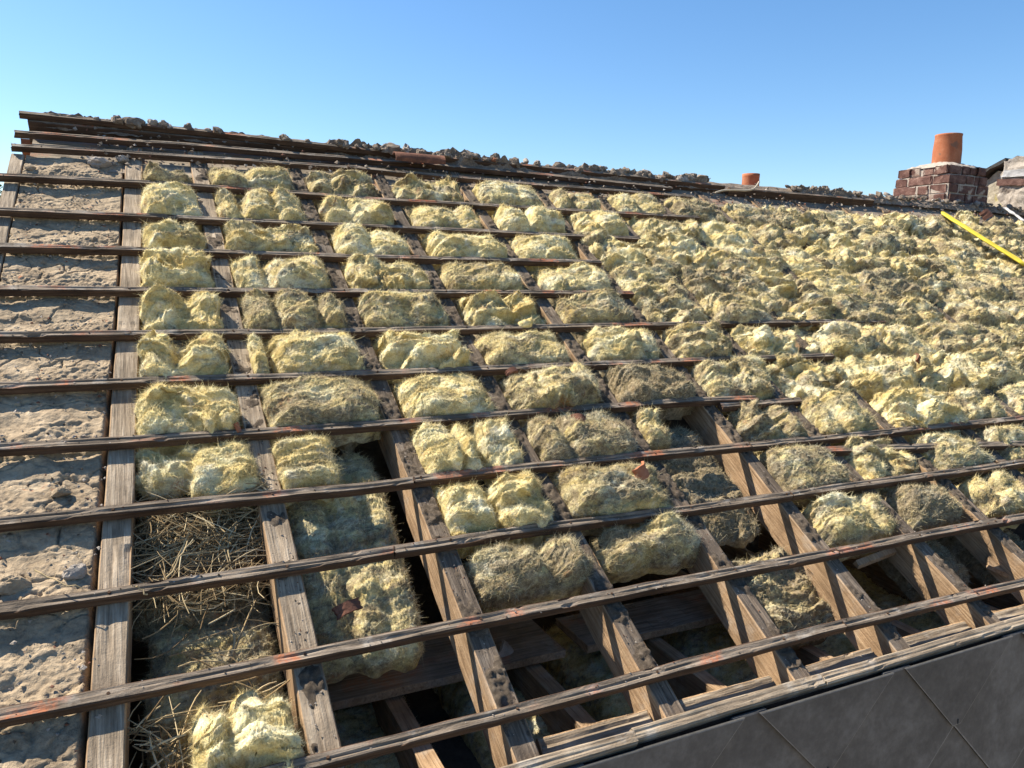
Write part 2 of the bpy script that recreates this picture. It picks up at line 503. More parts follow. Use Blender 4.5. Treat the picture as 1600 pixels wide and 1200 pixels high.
def beam(name, pts, wid, dep, mats, seed, n_len=60, axis='v', rough=.0015, bevel=.003, split=0.0, w_pts=None):
    """pts: polyline of (u, v, w_top); profile width across, depth down. mats: (top, side). returns mesh, base"""
    pts = np.array(pts, float)
    L = np.concatenate([[0], np.cumsum(np.linalg.norm(np.diff(pts, axis=0), axis=1))])
    s = np.linspace(0, L[-1], n_len)
    c = np.stack([np.interp(s, L, pts[:, i]) for i in range(3)], 1)
    # smooth bends
    if len(pts) > 2:
        for _ in range(3):
            c[1:-1] = .25 * c[:-2] + .5 * c[1:-1] + .25 * c[2:]
    base = c[len(c) // 2].copy(); base[2] -= dep
    h = wid / 2
    # profile: (across, w offset) going round, top first
    top = [(x, 0.0) for x in np.linspace(-h + bevel, h - bevel, 6)]
    right = [(h, -y) for y in np.linspace(bevel, dep - bevel, 5)]
    bot = [(x, -dep) for x in np.linspace(h - bevel, -h + bevel, 3)]
    left = [(-h, -y) for y in np.linspace(dep - bevel, bevel, 5)]
    prof = np.array(top + right + bot + left)
    m = len(prof)
    slot = np.array([0] * 5 + [1] * (m - 5 - 1) + [1])
    A = prof[:, 0][None, :] * np.ones((n_len, 1)); D = prof[:, 1][None, :] * np.ones((n_len, 1))
    S = s[:, None] * np.ones((1, m))
    o = seed * 13.7
    A = A + rough * .8 * fbm(S * 8 + o, A * 30, D * 30, 3) + .0030 * perlin(S * 2 + o, 5.5, 1.1)
    Dn = D + rough * .75 * fbm(S * 5 + o, A * 160 + 4, D * 60, 3) + .002 * perlin(S * 3 + o, 9.5, 3.1)
    # notches knocked out of the arrises
    nick = np.clip(perlin(S * 15 + o, A * 12, 7.7) - .38, 0, 1) * .035
    Dn = np.where(np.abs(D) < 1e-9, Dn - nick * (np.abs(A) > h * .5), Dn)
    if split:
        g = np.abs(A - h * .5 * perlin(S * 2.5 + o, 1.7, 2.2))
        Dn = np.where(np.abs(D) < 1e-9, Dn - split * np.exp(-(g / .0018) ** 2), Dn)
    if axis == 'u':
        V = np.stack([c[:, 0][:, None] + 0 * A, c[:, 1][:, None] + A, c[:, 2][:, None] + Dn], -1)
    else:
        V = np.stack([c[:, 0][:, None] + A, c[:, 1][:, None] + 0 * A, c[:, 2][:, None] + Dn], -1)
    # ragged ends
    V[0, :, 0 if axis == 'u' else 1] += .004 * RNG.uniform(-1, 1, m)
    V[-1, :, 0 if axis == 'u' else 1] += .004 * RNG.uniform(-1, 1, m)
    V = V.reshape(-1, 3) - base
    q = grid_faces(n_len, m, 0, True)
    mi = np.tile(slot, n_len - 1)
    if axis == 'u': q = q[:, ::-1] if False else q
    # end caps
    cap0 = [[0, i, i + 1] for i in range(1, m - 1)]
    cap1 = [[(n_len - 1) * m, (n_len - 1) * m + i + 1, (n_len - 1) * m + i] for i in range(1, m - 1)]
    if axis == 'v':
        q = q[:, ::-1]; cap0 = [f[::-1] for f in cap0]; cap1 = [f[::-1] for f in cap1]
    t = np.array(cap0 + cap1)
    me = mesh_np(name, V, [q, t], list(mats), np.concatenate([mi, np.ones(len(t))]), False)
    return me, base


def crust(u_of_v, v0, v1, wid, wtop, seed, thr=.0, hgt=.010):
    """lumpy dirt lying on a rafter, a closed low heightfield; returns mesh in roof coords"""
    nv, nu = int((v1 - v0) / .006), 14
    v = np.linspace(v0, v1, nv)[:, None] * np.ones((1, nu))
    a = np.linspace(-1, 1, nu)[None, :] * np.ones((nv, 1))
    uc = np.array([u_of_v(x) for x in v[:, 0]])[:, None]
    u = uc + a * wid / 2
    n = fbm(u * 9 + seed, v * 9, seed * 1.3, 3) - thr
    n2 = fbm(u * 60 + seed, v * 60, seed, 3)
    hh = np.clip(n * 2.2, 0, 1) * (.35 + .65 * np.clip(.5 + n2 * 1.4, 0, 1.3)) * hgt * np.clip((1 - a ** 4) * 3, 0, 1)
    P = np.stack([u, v, wtop - .0035 + hh * 1.3], -1)
    return P.reshape(-1, 3), grid_faces(nv, nu)[:, ::-1]


look = {1: 'clean grey-brown rafter beside the mortar strip, leftmost of the full rafters',
        2: 'rafter on the right side of the straw nest', 3: 'rafter with grit on top, third from the mortar strip',
        4: 'rafter with dark grit crust, fourth from the mortar strip', 5: 'gritty rafter with tan side, fifth from the mortar strip',
        6: 'gritty rafter with orange-tan side, sixth from the mortar strip'}
for k in RAFT:
    if k > 13: continue
    pts = [(u, v, WT) for (u, v) in RAFT[k]]
    me, base = beam('rafter', pts, .068 if k < 3 else .062, .125, (M_RAF_TOP, M_RAF_SIDE), k, 160, 'v', .0014, .003, split=.004)
    if k > 2: me.materials[0] = M_RAF_DARK
    o = link('rafter', me, W(*base))
    tag(o, look.get(k, f'weathered roof rafter, {ordw(k)} counted from the left mortar strip'), 'rafter', 'sloping rafters of the stripped roof')
    if k >= 2:
        P, q = crust(lambda v: raf_u(k, v), .66, 3.7, .058, WT, k * 3.1, thr=-.26 if k > 2 else .10, hgt=.010)
        link('dirt_crust', mesh_np('dirt_crust', P - base, [q], M_GRIT), parent=o)

# verge rafter at the far left
me, base = beam('rafter', [(-.485, 2.2, -.035), (-.483, 3.62, -.035)], .05, .12, (M_RAF_TOP, M_RAF_TOP), 44, 60, 'v')
tag(link('rafter', me, W(*base)), 'short stretch of grey verge rafter at the far left roof edge', 'rafter', 'sloping rafters of the stripped roof')

# ------------------------------------------------------------------ battens
BV = {1: 3.775, 2: 3.645, 3: 3.345, 4: 3.052, 5: 2.783, 6: 2.507, 7: 2.246, 8: 1.990, 9: 1.733, 10: 1.474, 11: 1.224, 12: .970, 13: .727}
END = 8.5
BAT = [
    (0, [(-.49, 3.915, .035), (.30, 3.905, .03), (1.0, 3.87, .028), (1.9, 3.855, .02)], 'topmost weathered board along the left end of the ridge'),
    (1, [(-.502, 3.775), (.3, 3.80), (1.0, 3.80), (2.0, 3.80), (3.05, 3.752)], 'pale-edged batten just under the ridge, second from the top'),
    (2, [(-.502, 3.632), (.13, 3.661), (.95, 3.680)], 'left piece of the third batten from the top'),
    (2, [(.955, 3.685), (2.0, 3.645), (3.15, 3.645)], 'right piece of the third batten from the top, half under mortar crumbs'),
    (3, [(-.53, 3.338), (.12, 3.362), (.9, 3.338)], 'left piece of the fourth batten from the top, jutting past the verge'),
    (3, [(.905, 3.335), (1.75, 3.340), (3.0, 3.354)], 'right piece of the fourth batten from the top'),
    (4, [(-.62, 3.053), (.8, 3.053), (2.40, 3.052)], 'fifth batten from the top, ending where the bare wool begins'),
    (5, [(-.62, 2.780), (.0, 2.788), (.73, 2.777), (2.02, 2.790)], 'sixth batten from the top, the shortest of the left field'),
    (6, [(-.62, 2.506), (.68, 2.505), (2.05, 2.508)], 'seventh batten from the top, stained orange above the first wool bay'),
    (7, [(-.62, 2.246), (.63, 2.240), (1.85, 2.251)], 'left piece of the eighth batten from the top'),
    (7, [(1.855, 2.251), (2.6, 2.262), (3.50, 2.256)], 'right piece of the eighth batten from the top, running into the bare wool'),
    (8, [(-.62, 1.995), (.05, 1.996), (.57, 1.987), (2.0, 1.991), (2.88, 1.986)], 'ninth batten from the top, in one long piece'),
    (9, [(-.62, 1.742), (.04, 1.735), (.52, 1.729), (1.11, 1.734), (1.85, 1.742), (2.22, 1.728)], 'tenth batten from the top, with orange brick dust'),
    (9, [(2.02, 1.705, -.005), (2.45, 1.706, -.008)], 'short dark broken batten end lying beside the tenth batten'),
    (10, [(-.62, 1.478), (.03, 1.475), (.47, 1.470), (.684, 1.473)], 'left piece of the eleventh batten, above the straw nest'),
    (10, [(.688, 1.478), (1.01, 1.482), (1.67, 1.476), (1.99, 1.474)], 'middle piece of the eleventh batten from the top'),
    (10, [(1.994, 1.474), (2.5, 1.470), (3.65, 1.467), (END, 1.46)], 'right piece of the eleventh batten, reaching the right edge'),
    (11, [(-.62, 1.222), (.02, 1.222), (.42, 1.224), (.56, 1.228)], 'left piece of the twelfth batten, below the straw nest'),
    (11, [(.564, 1.229), (.91, 1.236), (1.51, 1.226), (1.99, 1.226)], 'middle piece of the twelfth batten, brick dust along its top'),
    (11, [(1.994, 1.225), (2.3, 1.225), (3.3, 1.217), (END, 1.21)], 'right piece of the twelfth batten from the top'),
    (12, [(-.62, .968), (.01, .967), (.37, .970), (.81, .974), (1.35, .974), (1.98, .972)], 'long left piece of the thirteenth batten, across the lower bays'),
    (12, [(1.984, .971), (2.96, .966), (END, .96)], 'right piece of the thirteenth batten, above the open rafter feet'),
    (13, [(-.3, .724), (.32, .726), (.71, .727), (1.2, .729), (1.79, .733)], 'lowest batten, left piece, just above the eave'),
    (13, [(1.794, .732), (2.6, .719), (END, .71)], 'lowest batten, right piece, pale and cracked near the eave'),
]
for i, (row, pts, lab) in enumerate(BAT):
    pts = [(p[0], p[1], p[2] if len(p) > 2 else 0.0) for p in pts]
    if pts[0][0] < -.6: pts[0] = (-.80, pts[0][1] + .002, 0)
    Ln = pts[-1][0] - pts[0][0]
    me, base = beam('roof_batten', pts, .031, .027, (M_BAT_TOP, M_BAT_SIDE), 20 + i, max(20, int(Ln / .014)), 'u', .0022, .003, split=.005)
    bo = tag(link('roof_batten', me, W(*base)), lab, 'batten', 'horizontal roof battens')
    if row >= 6:
        for k in RAFT:
            vb_ = float(np.interp(raf_u(k, pts[0][1]), [p[0] for p in pts], [p[1] for p in pts])); un = raf_u(k, vb_) + RNG.uniform(-.01, .01)
            if not (pts[0][0] + .01 < un < min(pts[-1][0] - .01, 4.0)): continue
            nm = MB()
            nm.tube(np.array([[un, vb_ + RNG.uniform(-.004, .004), -.004], [un, vb_, .0018]]) - base, .0036, 8)
            link('nail', nm.mesh('nail', [M_NAIL]), parent=bo)
# loose batten lying under the eleventh
a0, a1 = pr(1252, 703, -.005), pr(1597, 693, -.005)
sl_ = (a1[1] - a0[1]) / (a1[0] - a0[0])
me, base = beam('roof_batten', [(a0[0], a0[1], -.004), (a1[0], a1[1], .0), (a1[0] + 1.2, a1[1] + sl_ * 1.2, .004)], .034, .027, (M_BAT_TOP, M_BAT_SIDE), 77, 160, 'u', .002, .003, split=.005)
tag(link('roof_batten', me, W(*base)), 'loose batten lying aslant just below the eleventh batten on the right', 'batten', 'horizontal roof battens')

# ------------------------------------------------------------------ eave boards and slate wall
for i, (ua, ub, va, lab) in enumerate([(-.3, .985, .598, 'pale eave board at the bottom left, split and worn'), (.99, 1.60, .606, 'middle eave board with a rough sawn end, above the dark slates'),
                                      (1.604, 8.0, .604, 'long right eave board, pale and frayed above the slates')]):
    me, base = beam('eave_board', [(ua, va, -.012), ((ua + ub) / 2, va + .003, -.012), (ub, va, -.012)], .033, .03, (M_EAVE, M_EAVE), 90 + i, max(30, int((ub - ua) / .012)), 'u', .0015, .004, split=.003)
    tag(link('eave_board', me, W(*base)), lab, 'board', 'boards along the eave')
for i, (ua, ub) in enumerate([(.78, 1.09), (1.19, 1.50), (1.60, 1.90), (2.02, 2.34), (2.44, 2.75)]):
    me, base = beam('wall_plate_board', [(ua, .655, -.075), (ub, .655, -.075)], .05, .03, (M_EAVE, M_RAF_SIDE), 60 + i, 30, 'u', .003, .004, split=.004)
    tag(link('wall_plate_board', me, W(*base)), f'short worn filler board between the rafter feet, {ordw(i + 1)} from the left', 'board', 'filler boards between rafter feet')

slate = empty('slate_cladding', (1.6, W(0, .6, -.02).y, Z0), False)
tag(slate, 'dark grey diamond slates hung on the wall below the eave', 'slate cladding')
yw = 0.0
sb = MB()
PX, PZ = .545, .262
side = .30
for r in range(0, 9):
    for c in range(-5, 14):
        cx = (c * PX + (PX / 2 if r % 2 else 0)) + .0
        tz = .035 - r * PZ                     # tip height relative to Z0
        cz = tz + PX / 2 + .004
        tilt = .010
        hd = PX / 2 + .010
        ptsd = [(cx, cz - hd), (cx + hd, cz), (cx, cz + hd), (cx - hd, cz)]
        # blunt the lower tip
        ptsd = [(cx - .018, cz - hd + .018), (cx + .018, cz - hd + .018)] + ptsd[1:]
        zm = ze - Z0 + .080
        # clip top against the eave
        poly = []
        n = len(ptsd)
        for i in range(n):
            p, q = ptsd[i], ptsd[(i + 1) % n]
            if p[1] <= zm: poly.append(p)
            if (p[1] <= zm) != (q[1] <= zm):
                t = (zm - p[1]) / (q[1] - p[1]); poly.append((p[0] + t * (q[0] - p[0]), zm))
        if len(poly) < 3: continue
        jj = RNG.uniform(-.002, .002)
        def Y(z): return -.018 - .022 * (1 - (z - (cz - hd)) / (2 * hd)) + jj
        fr = [[p[0], Y(p[1]), p[1]] for p in poly]; bk = [[p[0], Y(p[1]) + .006, p[1]] for p in poly]
        n = len(poly)
        sb.add(fr + bk, [[i, n + i, n + (i + 1) % n, (i + 1) % n] for i in range(n)], m=1)
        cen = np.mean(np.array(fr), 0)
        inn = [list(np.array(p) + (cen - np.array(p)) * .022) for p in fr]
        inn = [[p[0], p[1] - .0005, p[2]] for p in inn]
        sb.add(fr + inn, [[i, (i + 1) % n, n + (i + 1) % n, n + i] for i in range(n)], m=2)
        sb.add(inn, None, [[0, i, i + 1] for i in range(1, n - 1)], m=0)
        if cz - hd + .04 < zm:
            sb.box((cx + RNG.uniform(-.004, .004), Y(cz - hd + .035) - .0015, cz - hd + .032 + RNG.uniform(-.004, .004)), (.0016, .002, .007), m=1)
link('slates', sb.mesh('slates', [M_SLATE, M_SLATE_EDGE, M_SLATE_HILITE]), parent=slate)
b = MB(); b.box((3.2, .02, -.2), (5.6, .012, .47)); link('sheathing', b.mesh('sheathing', M_DARK), parent=slate)

# ------------------------------------------------------------------ mortar-covered gable wall top at the left
nu, nv = 130, 1000
u = np.linspace(-.80, 0, nu)[:, None] * np.ones((1, nv))
v = np.linspace(.45, 3.62, nv)[None, :] * np.ones((nu, 1))
ur = np.interp(v, [.6, 2.64, 3.8], [-.128, -.056, -.03]) - .041
ul = np.where(v > 2.9, -.455, -.80)
ul = np.interp(v, [2.0, 2.15, 3.8], [-.80, -.452, -.452])
u = ul + (ur - ul) * np.linspace(0, 1, nu)[:, None]
w = -.041 + .009 * fbm(u * 6, v * 6, 1.0, 4) + .0035 * fbm(u * 26, v * 26, 7.0, 4)
rp = np.random.default_rng(4)
cp = np.stack([rp.uniform(-.85, .0, 260), rp.uniform(.4, 3.65, 260)], 1); ch_ = rp.uniform(-1, 1, 260)
pu = u + .020 * fbm(u * 14, v * 14, 2.0, 3); pv = (v + .020 * fbm(u * 14, v * 14, 8.0, 3)) * 1.25
d1 = np.full(u.shape, 9.0); d2 = np.full(u.shape, 9.0); hid = np.zeros(u.shape)
for (a_, b_), h_ in zip(cp, ch_):
    dd = np.hypot(pu - a_, pv - b_ * 1.25)
    n1 = dd < d1
    d2 = np.where(n1, d1, np.minimum(d2, dd)); hid = np.where(n1, h_, hid); d1 = np.where(n1, dd, d1)
w += .0032 * hid - .005 * np.exp(-((d2 - d1) / .004) ** 2) * (hid > -.2)
bvs = np.array(sorted(BV.values()))
idx = np.clip(np.searchsorted(bvs, v) - 1, 0, len(bvs) - 2)
fr = (v - bvs[idx]) / (bvs[idx + 1] - bvs[idx])
# ridged, broken mortar toward the lower batten of every gap, trowelled flat above
edge = .42 + .35 * fbm(u * 5 + 3, v * 2, 4.4, 4)
rg = 1 / (1 + np.exp((fr - edge) * 26))
w += rg * (.008 + .0035 * fbm(u * 22, v * 22, 3.0, 4)) * (.4 + .9 * np.clip(.5 + perlin(u * 7, v * 7, 9.0), 0, 1))
w += .0035 * fbm(u * 70, v * 70, 5.0, 3) * (.3 + rg)
ck = np.abs(fbm(u * 3.1 + 8, v * 3.1, 2.2, 4))
w -= .012 * np.exp(-(ck / .012) ** 2) * (perlin(u * 2, v * 2, 6.0) > -.1)
a = np.linspace(0, 1, nu)[:, None]
w -= .03 * np.clip((a - .985) / .015, 0, 1)
P = np.stack([u, v, w], -1).reshape(-1, 3)
base = np.array([-.4, 2.0, -.3])
bt = P.copy().reshape(nu, nv, 3)
q = grid_faces(nu, nv)
# skirt
rim = np.concatenate([np.arange(nv), (np.arange(1, nu)) * nv + nv - 1, (nu - 1) * nv + np.arange(nv - 2, -1, -1), np.arange(nu - 2, 0, -1) * nv])
sk = P[rim].copy(); sk[:, 2] = -.30
n0 = len(P); k = len(rim)
qs = np.stack([rim, np.roll(rim, -1), n0 + (np.arange(k) + 1) % k, n0 + np.arange(k)], 1)
gw = link('gable_wall', mesh_np('gable_wall', np.concatenate([P, sk]) - base, [q, qs], M_MORTAR), W(*base))
tag(gw, 'rough cracked mortar strip topping the gable wall along the left edge', 'wall')


def lump_mesh(name, size, seed, mat, amp=.35, freq=1.2, n=18, flat=.0):
    th = np.linspace(0, np.pi, n)[:, None]; ph = np.linspace(0, 2 * np.pi, n * 2, endpoint=False)[None, :]
    d = np.stack([np.sin(th) * np.cos(ph), np.sin(th) * np.sin(ph), np.cos(th) * np.ones_like(ph)], -1)
    r = 1 + amp * fbm(d[..., 0] * freq + seed, d[..., 1] * freq, d[..., 2] * freq, 4, .6)
    # broken facets
    rs = np.random.default_rng(int(seed * 10) + 1)
    for _ in range(7):
        nn = rs.normal(size=3); nn /= np.linalg.norm(nn)
        dd = d @ nn; lim = rs.uniform(.62, .85)
        r = np.where(dd * r > lim, lim / np.maximum(dd, .01), r)
    V = d * r[..., None] * np.asarray(size)
    f = grid_faces(n, n * 2, 0, True)
    return mesh_np(name, V.reshape(-1, 3), [f], mat, smooth=False)


for i, (x, y, sz, mt, lab) in enumerate([
    (330, 900 + 0, .001, M_PALE, None),
    (118, 895, (.026, .018, .016), M_PALE, 'knobbly pale stone on the mortar strip beside the rafter'),
    (18, 915, (.045, .028, .022), M_MORTAR, 'flat pale mortar slab at the left picture edge'),
    (95, 769, (.028, .016, .014), M_MORTAR, 'rounded mortar fragment left of the straw nest'),
    (155, 255, (.05, .03, .025), M_PALE, 'pale broken mortar chunk in the top gap beside the verge'),
    (190, 250, (.03, .025, .025), M_PALE, 'smaller grey mortar chunk in the top gap'),
    (48, 262, (.02, .02, .016), M_MORTAR, 'small dark mortar piece beside the verge rafter')]):
    if lab is None: continue
    uu, vv = pr(x, y, -.03)
    tag(link('mortar_chunk', lump_mesh('mortar_chunk', sz, 3.3 * i, mt), W(uu, vv, -.028)), lab, 'mortar chunk')


# ------------------------------------------------------------------ glass-wool insulation
def strands(P, Nrm, cnt, rs, lmin, lmax, wid, lay=.5, T=None):
    """thin tapering fibres growing out of points P (N,3)"""
    i = rs.integers(0, len(P), cnt)
    p = P[i]; n = Nrm[i]
    t = rs.normal(size=(cnt, 3)); t /= np.linalg.norm(t, axis=1, keepdims=True)
    if T is not None:          # combed along the lie of the wool, a quarter of the fibres stray
        t = np.where(rs.random(cnt)[:, None] < .58, T[i] * rs.choice([-1, 1], cnt)[:, None] + .30 * t, t)
    d = n * (1 - lay) + t * lay * 1.3; d /= np.linalg.norm(d, axis=1, keepdims=True)
    c = rs.normal(size=(cnt, 3)); L = rs.uniform(lmin, lmax, cnt) ** 1.0
    s = np.array([0, .5, 1.0])
    pts = p[:, None] - n[:, None] * .001 + L[:, None, None] * (d[:, None] * s[None, :, None] + .30 * c[:, None] * (s ** 2)[None, :, None])
    sd = np.cross(d, rs.normal(size=(cnt, 3))); sd /= np.linalg.norm(sd, axis=1, keepdims=True) + 1e-9
    wv = wid * (1 - .85 * s)
    A = pts - sd[:, None] * wv[None, :, None] / 2; B = pts + sd[:, None] * wv[None, :, None] / 2
    V = np.stack([A, B], 2).reshape(-1, 3)          # cnt*4*2
    b = (np.arange(cnt) * 6)[:, None] + (np.arange(2) * 2)[None, :]
    q = np.stack([b, b + 1, b + 3, b + 2], -1).reshape(-1, 4)
    return V, q


GROUP_W = 'glass wool clumps bulging between rafters'
CN = [0]


def clump(lf, rf, v0, v1, h, seed, dirt, label, w0=-.10, lumps=(), style='pillow', tilt=0.0, fib=1.0, rag=1.0, sag=None, name='insulation_clump', group=GROUP_W, cat='insulation clump'):
    """a puffy piece of wool between left/right edges lf(v), rf(v) and v0..v1, rising to height h above the batten plane"""
    rs = np.random.default_rng(seed)
    vm = (v0 + v1) / 2; um = (lf(vm) + rf(vm)) / 2
    x0, _ = proj(lf(vm), vm); x1, _ = proj(rf(vm), vm); _, y0 = proj(um, v0); _, y1 = proj(um, v1)
    px = abs(x1 - x0) * .64; py = abs(y1 - y0) * .64 + 10
    if x0 > 1680 or x1 < -60: return None
    nu = int(np.clip(px * 1.25, 34, 130)); nv = int(np.clip(py * 1.5, 30, 130))
    ta = np.linspace(-1, 1, nu); tb = np.linspace(-1, 1, nv)
    ta = ta * (1.3 - .3 * ta ** 2); tb = tb * (1.3 - .3 * tb ** 2)
    a = ta[:, None] * np.ones((1, nv)); b = tb[None, :] * np.ones((nu, 1))
    so = (seed * 7.31) % 97.0
    p = 5.0 if style != 'field' else 4.4
    edge = np.clip(1 - np.abs(a) ** p, 0, 1) * np.clip(1 - np.abs(b) ** p, 0, 1)
    prof = edge ** .30
    # torn outline
    ww = rf(vm) - lf(vm); hh = v1 - v0
    oa = a * (1 - (.17 if style == 'torn' else .10) * rag * np.clip(.3 + 1.6 * perlin(b * 1.7 + so, np.sign(a) * 3.0, 1.0), -.2, 1) * np.abs(a) ** 2)
    ob = b * (1 - (.26 if style == 'torn' else .16) * rag * np.clip(.3 + 1.8 * perlin(a * 1.9 + so, np.sign(b) * 3.0, 5.0), -.3, 1) * np.abs(b) ** 2)
    # squarish pillow corners pulled in
    oa = oa * (1 - .05 * b ** 6); ob = ob * (1 - .06 * a ** 6)
    v = vm + ob * hh / 2
    lfv = np.interp(v[0, :], [v0 - .05, vm, v1 + .05], [lf(v0 - .05), lf(vm), lf(v1 + .05)])
    u = np.interp(v, [v0 - .05, v1 + .05], [lf(v0 - .05), lf(v1 + .05)]) * (1 - (oa + 1) / 2) + np.interp(v, [v0 - .05, v1 + .05], [rf(v0 - .05), rf(v1 + .05)]) * (oa + 1) / 2
    X, Y = u + so, v + so * .37
    body = (h - w0)
    hm = 1 + .26 * fbm(X * 5.5, Y * 6, so, 2)
    for (la, lw, ld) in lumps:            # furrows across the clump
        la2 = la + .15 * perlin(Y * 6, so, 2.0)
        hm = hm - ld * np.exp(-((a - la2) / lw) ** 2)
    w = w0 + body * prof * hm + tilt * b
    if sag is not None: w = w + sag(a, b)
    # soft puffs, creases between them, combed folds and hair-like ridges
    m_ = np.clip(prof * 1.3, 0, 1)
    amp = {'pillow': 1.0, 'torn': 1.15, 'smooth': .75, 'field': 1.1}[style]
    wx = X + .030 * perlin(X * 8, Y * 8, so + 1.0) + .010 * perlin(X * 27, Y * 27, so); wy = Y + .030 * perlin(X * 8, Y * 8, so + 7.0) + .010 * perlin(X * 27, Y * 27, so + 5)
    th = .10 + 1.7 * perlin(X * 4.5, Y * 4.5, so + 9.0)
    lx, ly = wx - so - um, wy - so * .37 - vm              # turn about the clump's own middle
    rx = lx * np.cos(th) + ly * np.sin(th) + so; ry = -lx * np.sin(th) + ly * np.cos(th) + so * .37
    c1 = perlin(rx * 8, ry * 20, so + 2)
    fold = np.sqrt(perlin(rx * 7, ry * 34, so + 4) ** 2 + .003)
    fold2 = np.sqrt(perlin(rx * 16, ry * 80, so + 14) ** 2 + .004)
    big = np.sqrt(perlin(rx * 4.5, ry * 11, so + 24) ** 2 + .004)
    tear = perlin(rx * 6, ry * 15, so + 31)
    tear = 1 / (1 + np.exp(-(tear - .05) / .035))          # torn layers: little ledges
    lg = {'pillow': .95, 'torn': 1.7, 'smooth': .3, 'field': .95}[style]
    d = .012 * perlin(wx * 9, wy * 11, so) + .006 * perlin(rx * 13, ry * 30, so + 6) + .0030 * perlin(wx * 55, wy * 75, so + 8) + .0022 * perlin(rx * 60, ry * 140, so + 18)
    d = d + lg * (.013 * (tear - .5) - .034 * (big - .2))
    d = d - .007 * np.exp(-(c1 / .10) ** 2) - .016 * (fold - .2) - .009 * (fold2 - .2)
    d = d + .0030 * (.3 - np.abs(perlin(rx * 26, ry * 165, so))) * 2
    w = w + m_ * amp * d + m_ * rs.normal(0, .0017, a.shape)
    lat = (.008 if style != 'torn' else .013)
    u = u + lat * fbm(X * 18, Y * 18, w * 18 + 5, 3)
    v = v + lat * fbm(X * 18 + 40, Y * 18, w * 18 + 9, 3)
    if style in ('torn', 'field'):
        # ragged tufts pulled up out of the surface
        tf = np.clip(perlin(rx * 12, ry * 30, so + 4) - .25, 0, 1)
        w = w + m_ * tf * (.05 if style == 'torn' else .022); v = v - m_ * tf * (.06 if style == 'torn' else .03)
    P = np.stack([u, v, w], -1)
    base = np.array([um, vm, w0])
    tu = np.gradient(P, axis=0); tv = np.gradient(P, axis=1)
    N = np.cross(tu, tv); N /= np.linalg.norm(N, axis=-1, keepdims=True) + 1e-9
    q = grid_faces(nu, nv)
    Tn = np.cos(th)[..., None] * tu / (np.linalg.norm(tu, axis=-1, keepdims=True) + 1e-9) + np.sin(th)[..., None] * tv / (np.linalg.norm(tv, axis=-1, keepdims=True) + 1e-9)
    Pf = P.reshape(-1, 3); Nf = N.reshape(-1, 3); Tf = Tn.reshape(-1, 3)
    ok = (edge.reshape(-1) > .004)
    area = px * py
    cnt = int(np.clip(area * 1.5 * fib, 280, 16000))
    pxm = 1.0 / max(60.0, px / max(ww, .05))       # metres per pixel
    V2, q2 = strands(Pf[ok], Nf[ok], cnt, rs, .006, .0145, max(.0005, pxm * .30), .58)
    V4, q4 = strands(Pf[ok], Nf[ok], cnt // 3, rs, .010, .030, max(.0006, pxm * .34), .76, Tf[ok])
    V2, q2 = np.concatenate([V2, V4]), np.concatenate([q2, q4 + len(V2)])
    eg = (edge.reshape(-1) > .01) & (edge.reshape(-1) < .45)
    if eg.sum() > 1e9:
        V3, q3 = strands(Pf[eg], Nf[eg], cnt // 14, rs, .008, .026, max(.0007, pxm * .40), .66)
    else:
        V3, q3 = V2[:0], q2[:0]
    V = np.concatenate([Pf, V2, V3]) - base
    qa = np.concatenate([q, q2 + len(Pf), q3 + len(Pf) + len(V2)])
    me = mesh_np(name, V, [qa], [M_WOOL, M_FIBRE], (np.arange(len(qa)) >= len(q)).astype(int))
    o = link(name, me, W(*base))
    o['dirt'] = float(dirt)
    tag(o, label, cat, group)
    CN[0] += 1
    return o


def bay(k, a0=0.0, a1=1.0, pad=.031):
    """left and right edge functions of a fraction of bay k (between rafters k and k+1)"""
    def L(v): return raf_u(k, v) + pad
    def R(v): return raf_u(k + 1, v) - pad
    return (lambda v: L(v) + a0 * (R(v) - L(v))), (lambda v: L(v) + a1 * (R(v) - L(v)))


BATEND = {2: 3.10, 3: 2.98, 4: 2.38, 5: 2.0, 6: 2.03, 7: 3.48, 8: 2.86, 9: 2.25}
ADJ_CLEAN = ['bright cream', 'pale yellow', 'soft yellow', 'creamy', 'fluffy yellow']
ADJ_MID = ['matted yellow', 'dusty yellow', 'tousled yellow', 'grubby cream', 'mottled']
ADJ_DIRTY = ['brown dusty', 'grimy brown', 'sooty', 'dark dusty', 'earth-stained']


def adj(d, rs):
    return rs.choice(ADJ_CLEAN if d < .38 else ADJ_MID if d < .62 else ADJ_DIRTY)


def place(k, row):
    return f'{ordw(k)} bay from left, {ordw(row)} gap down'


# hand-set cells: (bay, row) -> list of dicts; a0,a1 fraction across the bay; f0,f1 fraction up the gap
O = {}
def cell(k, row, **kw): O.setdefault((k, row), []).append(kw)
cell(1, 2, a0=.0, a1=.95, f0=.05, f1=.62, h=.012, dirt=.62, style='torn', txt='small ragged tuft')
cell(1, 3, h=.035, dirt=.30, style='pillow'); cell(1, 4, h=.03, dirt=.42, style='torn'); cell(1, 5, h=.03, dirt=.30, style='torn')
cell(1, 6, h=.03, dirt=.28, style='torn', lumps=[(.1, .35, .35)]); cell(1, 7, h=.03, dirt=.30, style='torn', lumps=[(-.15, .2, .25)])
cell(1, 8, h=.028, dirt=.22, style='torn', txt='big bright torn clump')
cell(1, 9, a0=.0, a1=1.0, f0=.45, f1=1.02, h=-.03, dirt=.30, style='torn', txt='hollowed sunken clump')
cell(1, 9, a0=.45, a1=1.05, f0=.12, f1=.98, h=.004, dirt=.30, style='pillow', txt='pale lump hanging over the straw nest')
